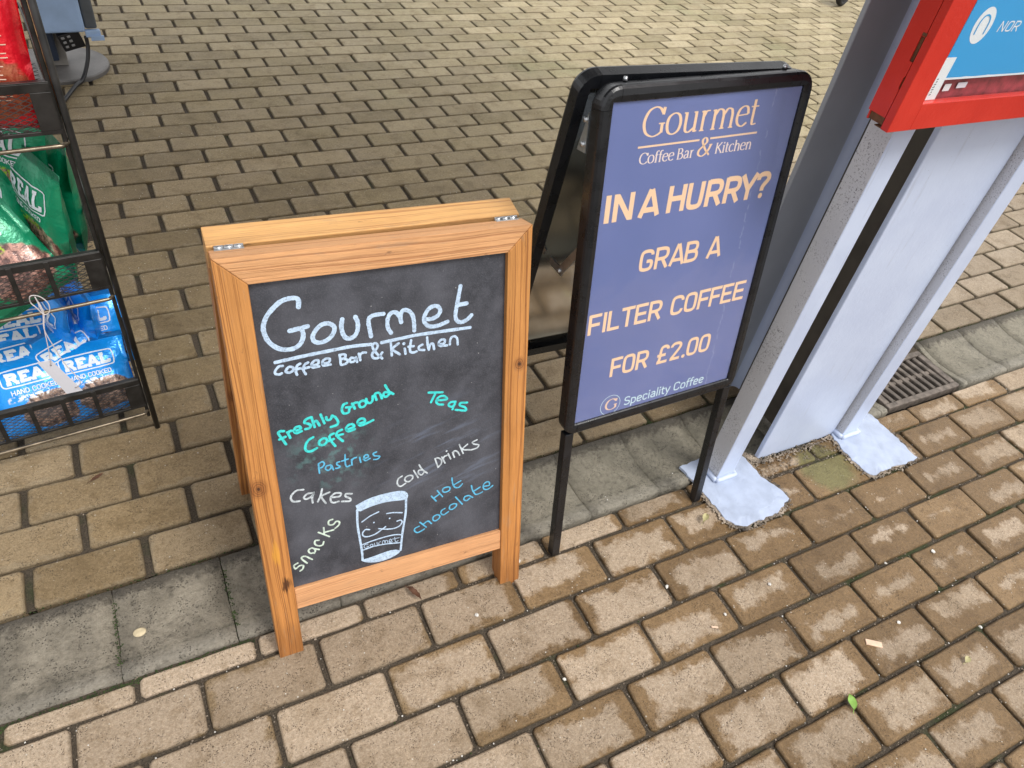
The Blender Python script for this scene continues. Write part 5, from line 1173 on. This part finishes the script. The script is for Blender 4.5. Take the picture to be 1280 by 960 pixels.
# ------------------------------------------------------------------ small wheel at the top edge
wl_ = empty('trolley_wheel', (4.015, 3.243, 0), .35, label='small black rubber wheel standing on the far paving at the top edge of the picture', cat='wheel')
def lathe_x(name, prof, mat, parent, n=36, m=None):
    V = []; F = []
    for k in range(n):
        a_ = 2*pi*k/n
        for x, r in prof: V.append((0+r*cos(a_), x, .107+r*sin(a_)))
    c = len(prof)
    for k in range(n):
        for i in range(c): F.append((k*c+i, k*c+(i+1) % c, ((k+1) % n)*c+(i+1) % c, ((k+1) % n)*c+i))
    bm = bmesh.new(); bm.from_mesh(pydata('tmp', V, F, mat)); return add(name, from_bm(name, bm, mat, True), parent, m)
lathe_x('tyre', [(-.018, .080), (-.022, .092), (-.015, .104), (0, .107), (.015, .104), (.022, .092), (.018, .080)], 'rubber', wl_)
lathe_x('rim', [(-.016, .018), (-.010, .079), (.010, .079), (.016, .018)], 'boxgrey', wl_)
lathe_x('hub', [(-.026, .004), (-.026, .016), (.026, .016), (.026, .004)], 'galv', wl_)
for s_ in (-1, 1): tube('fork', [(0, s_*.030, .107), (.01, s_*.030, .20), (.03, s_*.012, .26)], .007, 'black', 8, wl_)
tube('fork_stem', [(.03, 0, .25), (.035, 0, .42)], .012, 'black', 10, wl_)

# ------------------------------------------------------------------ leaves, chips and grit
def leaf(name, x, y, rz, l, w, mat, label, cat='leaf', curl=.004, notch=0):
    V = []; F = []; n = 9
    for i in range(n):
        t_ = i/(n-1); ww = w*sin(pi*min(1, t_*1.02+.02))**.75*(1-.25*notch*(i % 2))
        z = .0022+curl*sin(pi*t_)*1.0+curl*.3*sin(9*t_)
        for s_ in (-1, 0, 1): V.append(((t_-.5)*l, s_*ww/2, z+(curl*.8*abs(s_))))
    for i in range(n-1):
        for k in (0, 1): q = i*3+k; F.append((q, q+1, q+4, q+3))
    tb = len(V); tube_into(V, F, [(-l/2, 0, .0025), (-l*.72, .002, .0015)], [.0008, .0005], 5)
    me = pydata(name, V, F, mat, True)
    o = add(name, me, None, None, label=label, cat=cat); o.location = (x, y, 0); o.rotation_euler = (0, 0, rz); return o
leaf('dead_leaf', -.498, -.083, -1.15, .040, .013, 'leaf_brown', 'curled brown leaf lying in front of the bottom rail of the chalkboard', curl=.006, notch=1)
leaf('dead_leaf', -1.022, .420, .5, .030, .010, 'leaf_brown', 'shrivelled brown leaf on a brick left of the chalkboard below the snack rack', curl=.001, notch=1)
leaf('green_leaf', .197, -.606, 1.1, .030, .017, 'leaf_green', 'small fresh green leaf lying in a joint at the lower right')
leaf('pale_leaf', .185, -.148, .6, .026, .017, 'leaf_yellow', 'crumpled pale yellow leaf next to the left painted base plate', curl=.008, notch=1)
leaf('pale_leaf', .500, -.640, .3, .020, .012, 'leaf_yellow', 'tiny pale green leaf in the joint near the lower right corner')
leaf('dead_leaf', 2.107, 1.607, .8, .030, .022, 'leaf_brown', 'brown curled leaf on the far paving right of the poster sign', curl=.008)
leaf('dead_leaf', 1.40, .36, .3, .026, .016, 'leaf_brown', 'brown leaf in a joint right of the steel column beyond the channel', curl=.008)
def slab_chip(name, x, y, rz, l, w, h, mat, label, cat):
    o = add(name, box_me(name, (-l/2, l/2, -w/2, w/2, .0002, h), mat, .0006), None, None, label=label, cat=cat); o.location = (x, y, .0); o.rotation_euler = (0, 0, rz); return o
slab_chip('wood_chip', .338, -.534, -.62, .034, .0125, .003, 'chip', 'pale flat wood chip lying on a brick at the lower right', 'wood chip')
slab_chip('twig', .040, -.375, -.5, .014, .004, .003, 'chip', 'short pale splinter in a joint in front of the poster sign', 'twig')
V, F = [], []; tube_into(V, F, [(0, 0, 0), (0, 0, .0018), (0, 0, .0024)], [.011, .011, .008], 22)
gm = add('gum_spot', pydata('gum_spot', V, F, 'gum', True), None, None, label='round pale gum spot on the grey channel left of the chalkboard', cat='gum'); gm.location = (-.985, .035, -.0132); gm.scale = (1, .8, 1)
shapes = []
for s_ in range(5):
    bm = bmesh.new(); bmesh.ops.create_icosphere(bm, subdivisions=1, radius=1)
    R = random.Random(s_)
    for v in bm.verts: v.co = Vector((v.co.x*R.uniform(.7, 1.3), v.co.y*R.uniform(.6, 1.1), v.co.z*R.uniform(.4, .8)))
    shapes.append(([v.co.copy() for v in bm.verts], [tuple(v.index for v in f.verts) for f in bm.faces])); bm.free()
def scatter(name, pts, mat, label, cat):
    V = []; F = []
    for x, y, z, r in pts:
        sv, sf = shapes[random.randrange(5)]; m = Matrix.Rotation(random.uniform(0, 6.28), 3, 'Z'); b0 = len(V)
        for v in sv: V.append(m @ v*r+Vector((x, y, z)))
        F += [tuple(b0+i for i in f) for f in sf]
    add(name, pydata(name, V, F, mat), None, None, label=label, cat=cat, kind='stuff')
R = random.Random(5)
def joint_pt():
    while True:
        if R.random() < .65:
            r = R.randint(0, 9); x = R.uniform(-1.3, 1.8); y = -.0975-.1*r+.0975-.1+R.gauss(0, .0022)+.0975; y = -.1*(r+1)+R.gauss(0, .0024)
        else:
            r = R.randint(0, 9); u = R.randint(-6, 9)*2+(0 if r % 2 == 0 else 1); x = u*.1+R.gauss(0, .0024); y = -.1*r-R.uniform(0, .1)
        if -1.4 < x < 2.0 and y > -1.1: return x, y
P1 = []
for _ in range(4200):
    x, y = joint_pt(); P1.append((x, y, -.0085+R.uniform(-.003, .004), R.uniform(.0008, .0021)))
for _ in range(900):
    k = R.randint(0, 14)
    x, y = up(R.uniform(-.6, 3.0), k*.1+R.gauss(0, .002)); P1.append((x, y, -.008, R.uniform(.0007, .0017)))
scatter('joint_grit', P1, 'grit', 'dark brown grit filling the brick joints', 'grit')
P2 = []
for _ in range(260):
    x, y = joint_pt(); P2.append((x, y, -.003, R.uniform(.0009, .0022)))
for _ in range(90): P2.append((R.uniform(-1.3, 2.0), R.uniform(-1.0, -.05), .0008, R.uniform(.0007, .0018)))
for _ in range(120):
    x = R.uniform(-1.0, 2.6); P2.append((x, R.uniform(.2, 2.8), .0008, R.uniform(.0007, .0017)))
for x, y, r in ((-.268, -.09, .006), (.22, -.34, .0045), (.66, -.42, .0055), (-.30, -.35, .004), (.0, -.26, .0045), (.08, -.36, .004), (.52, -.40, .0035), (.9, .02, .006), (.93, .02, .004), (-.40, -.17, .005), (.43, -.52, .005), (.60, -.60, .0045)): P2.append((x, y, .001, r))
scatter('pale_grit', P2, 'grit_pale', 'scattered pale chips of grit on the paving', 'grit')
# crumbs of soil and leaf litter gathered round the painted base plates and under the column
P3 = []
def along(pl, n, sp):
    for _ in range(n):
        i = R.randrange(len(pl)-1); a_, b_ = pl[i], pl[i+1]; t_ = R.random()
        P3.append((a_[0]+(b_[0]-a_[0])*t_+R.gauss(0, sp), a_[1]+(b_[1]-a_[1])*t_+R.gauss(0, sp), .0022, R.uniform(.0010, .0036)))
along(PL1[1:14], 1300, .0060); along(PL2[0:12], 950, .0055); along([(.41, -.02), (.44, -.055), (.70, -.052)], 420, .006)
P3 = [p for p in P3 if not (.242 < p[0] < .396 and -.184 < p[1] < 0) and not (.69 < p[0] < .856 and -.186 < p[1] < -.03)]
for _ in range(260): P3.append((R.uniform(.405, .70), R.uniform(-.11, -.05), .001, R.uniform(.0008, .0024)))
scatter('leaf_litter', P3, 'grit', 'soil crumbs and litter round the painted base plates', 'litter')
# moss: low tufts in the joints nearest the channel and on the right
P4 = []
for _ in range(1500):
    q = R.random()
    if q < .35: x = R.uniform(-1.25, -.80); y = low_edge(x)-.006+R.gauss(0, .003)
    elif q < .5: x = R.choice([-1.02, -.825])+R.gauss(0, .003); y = R.uniform(-.05, .13)
    elif q < .8: x = R.uniform(-1.2, 1.9); y = up(x-UO[0], 0)[1]+R.gauss(0, .003)
    else:
        x, y = joint_pt()
        if noise.noise(Vector((x*4, y*4, 2))) < .12: continue
    P4.append((x, y, -.006, R.uniform(.0009, .0023)))
scatter('moss', P4, 'moss', 'green moss tufts in the joints beside the channel', 'moss')
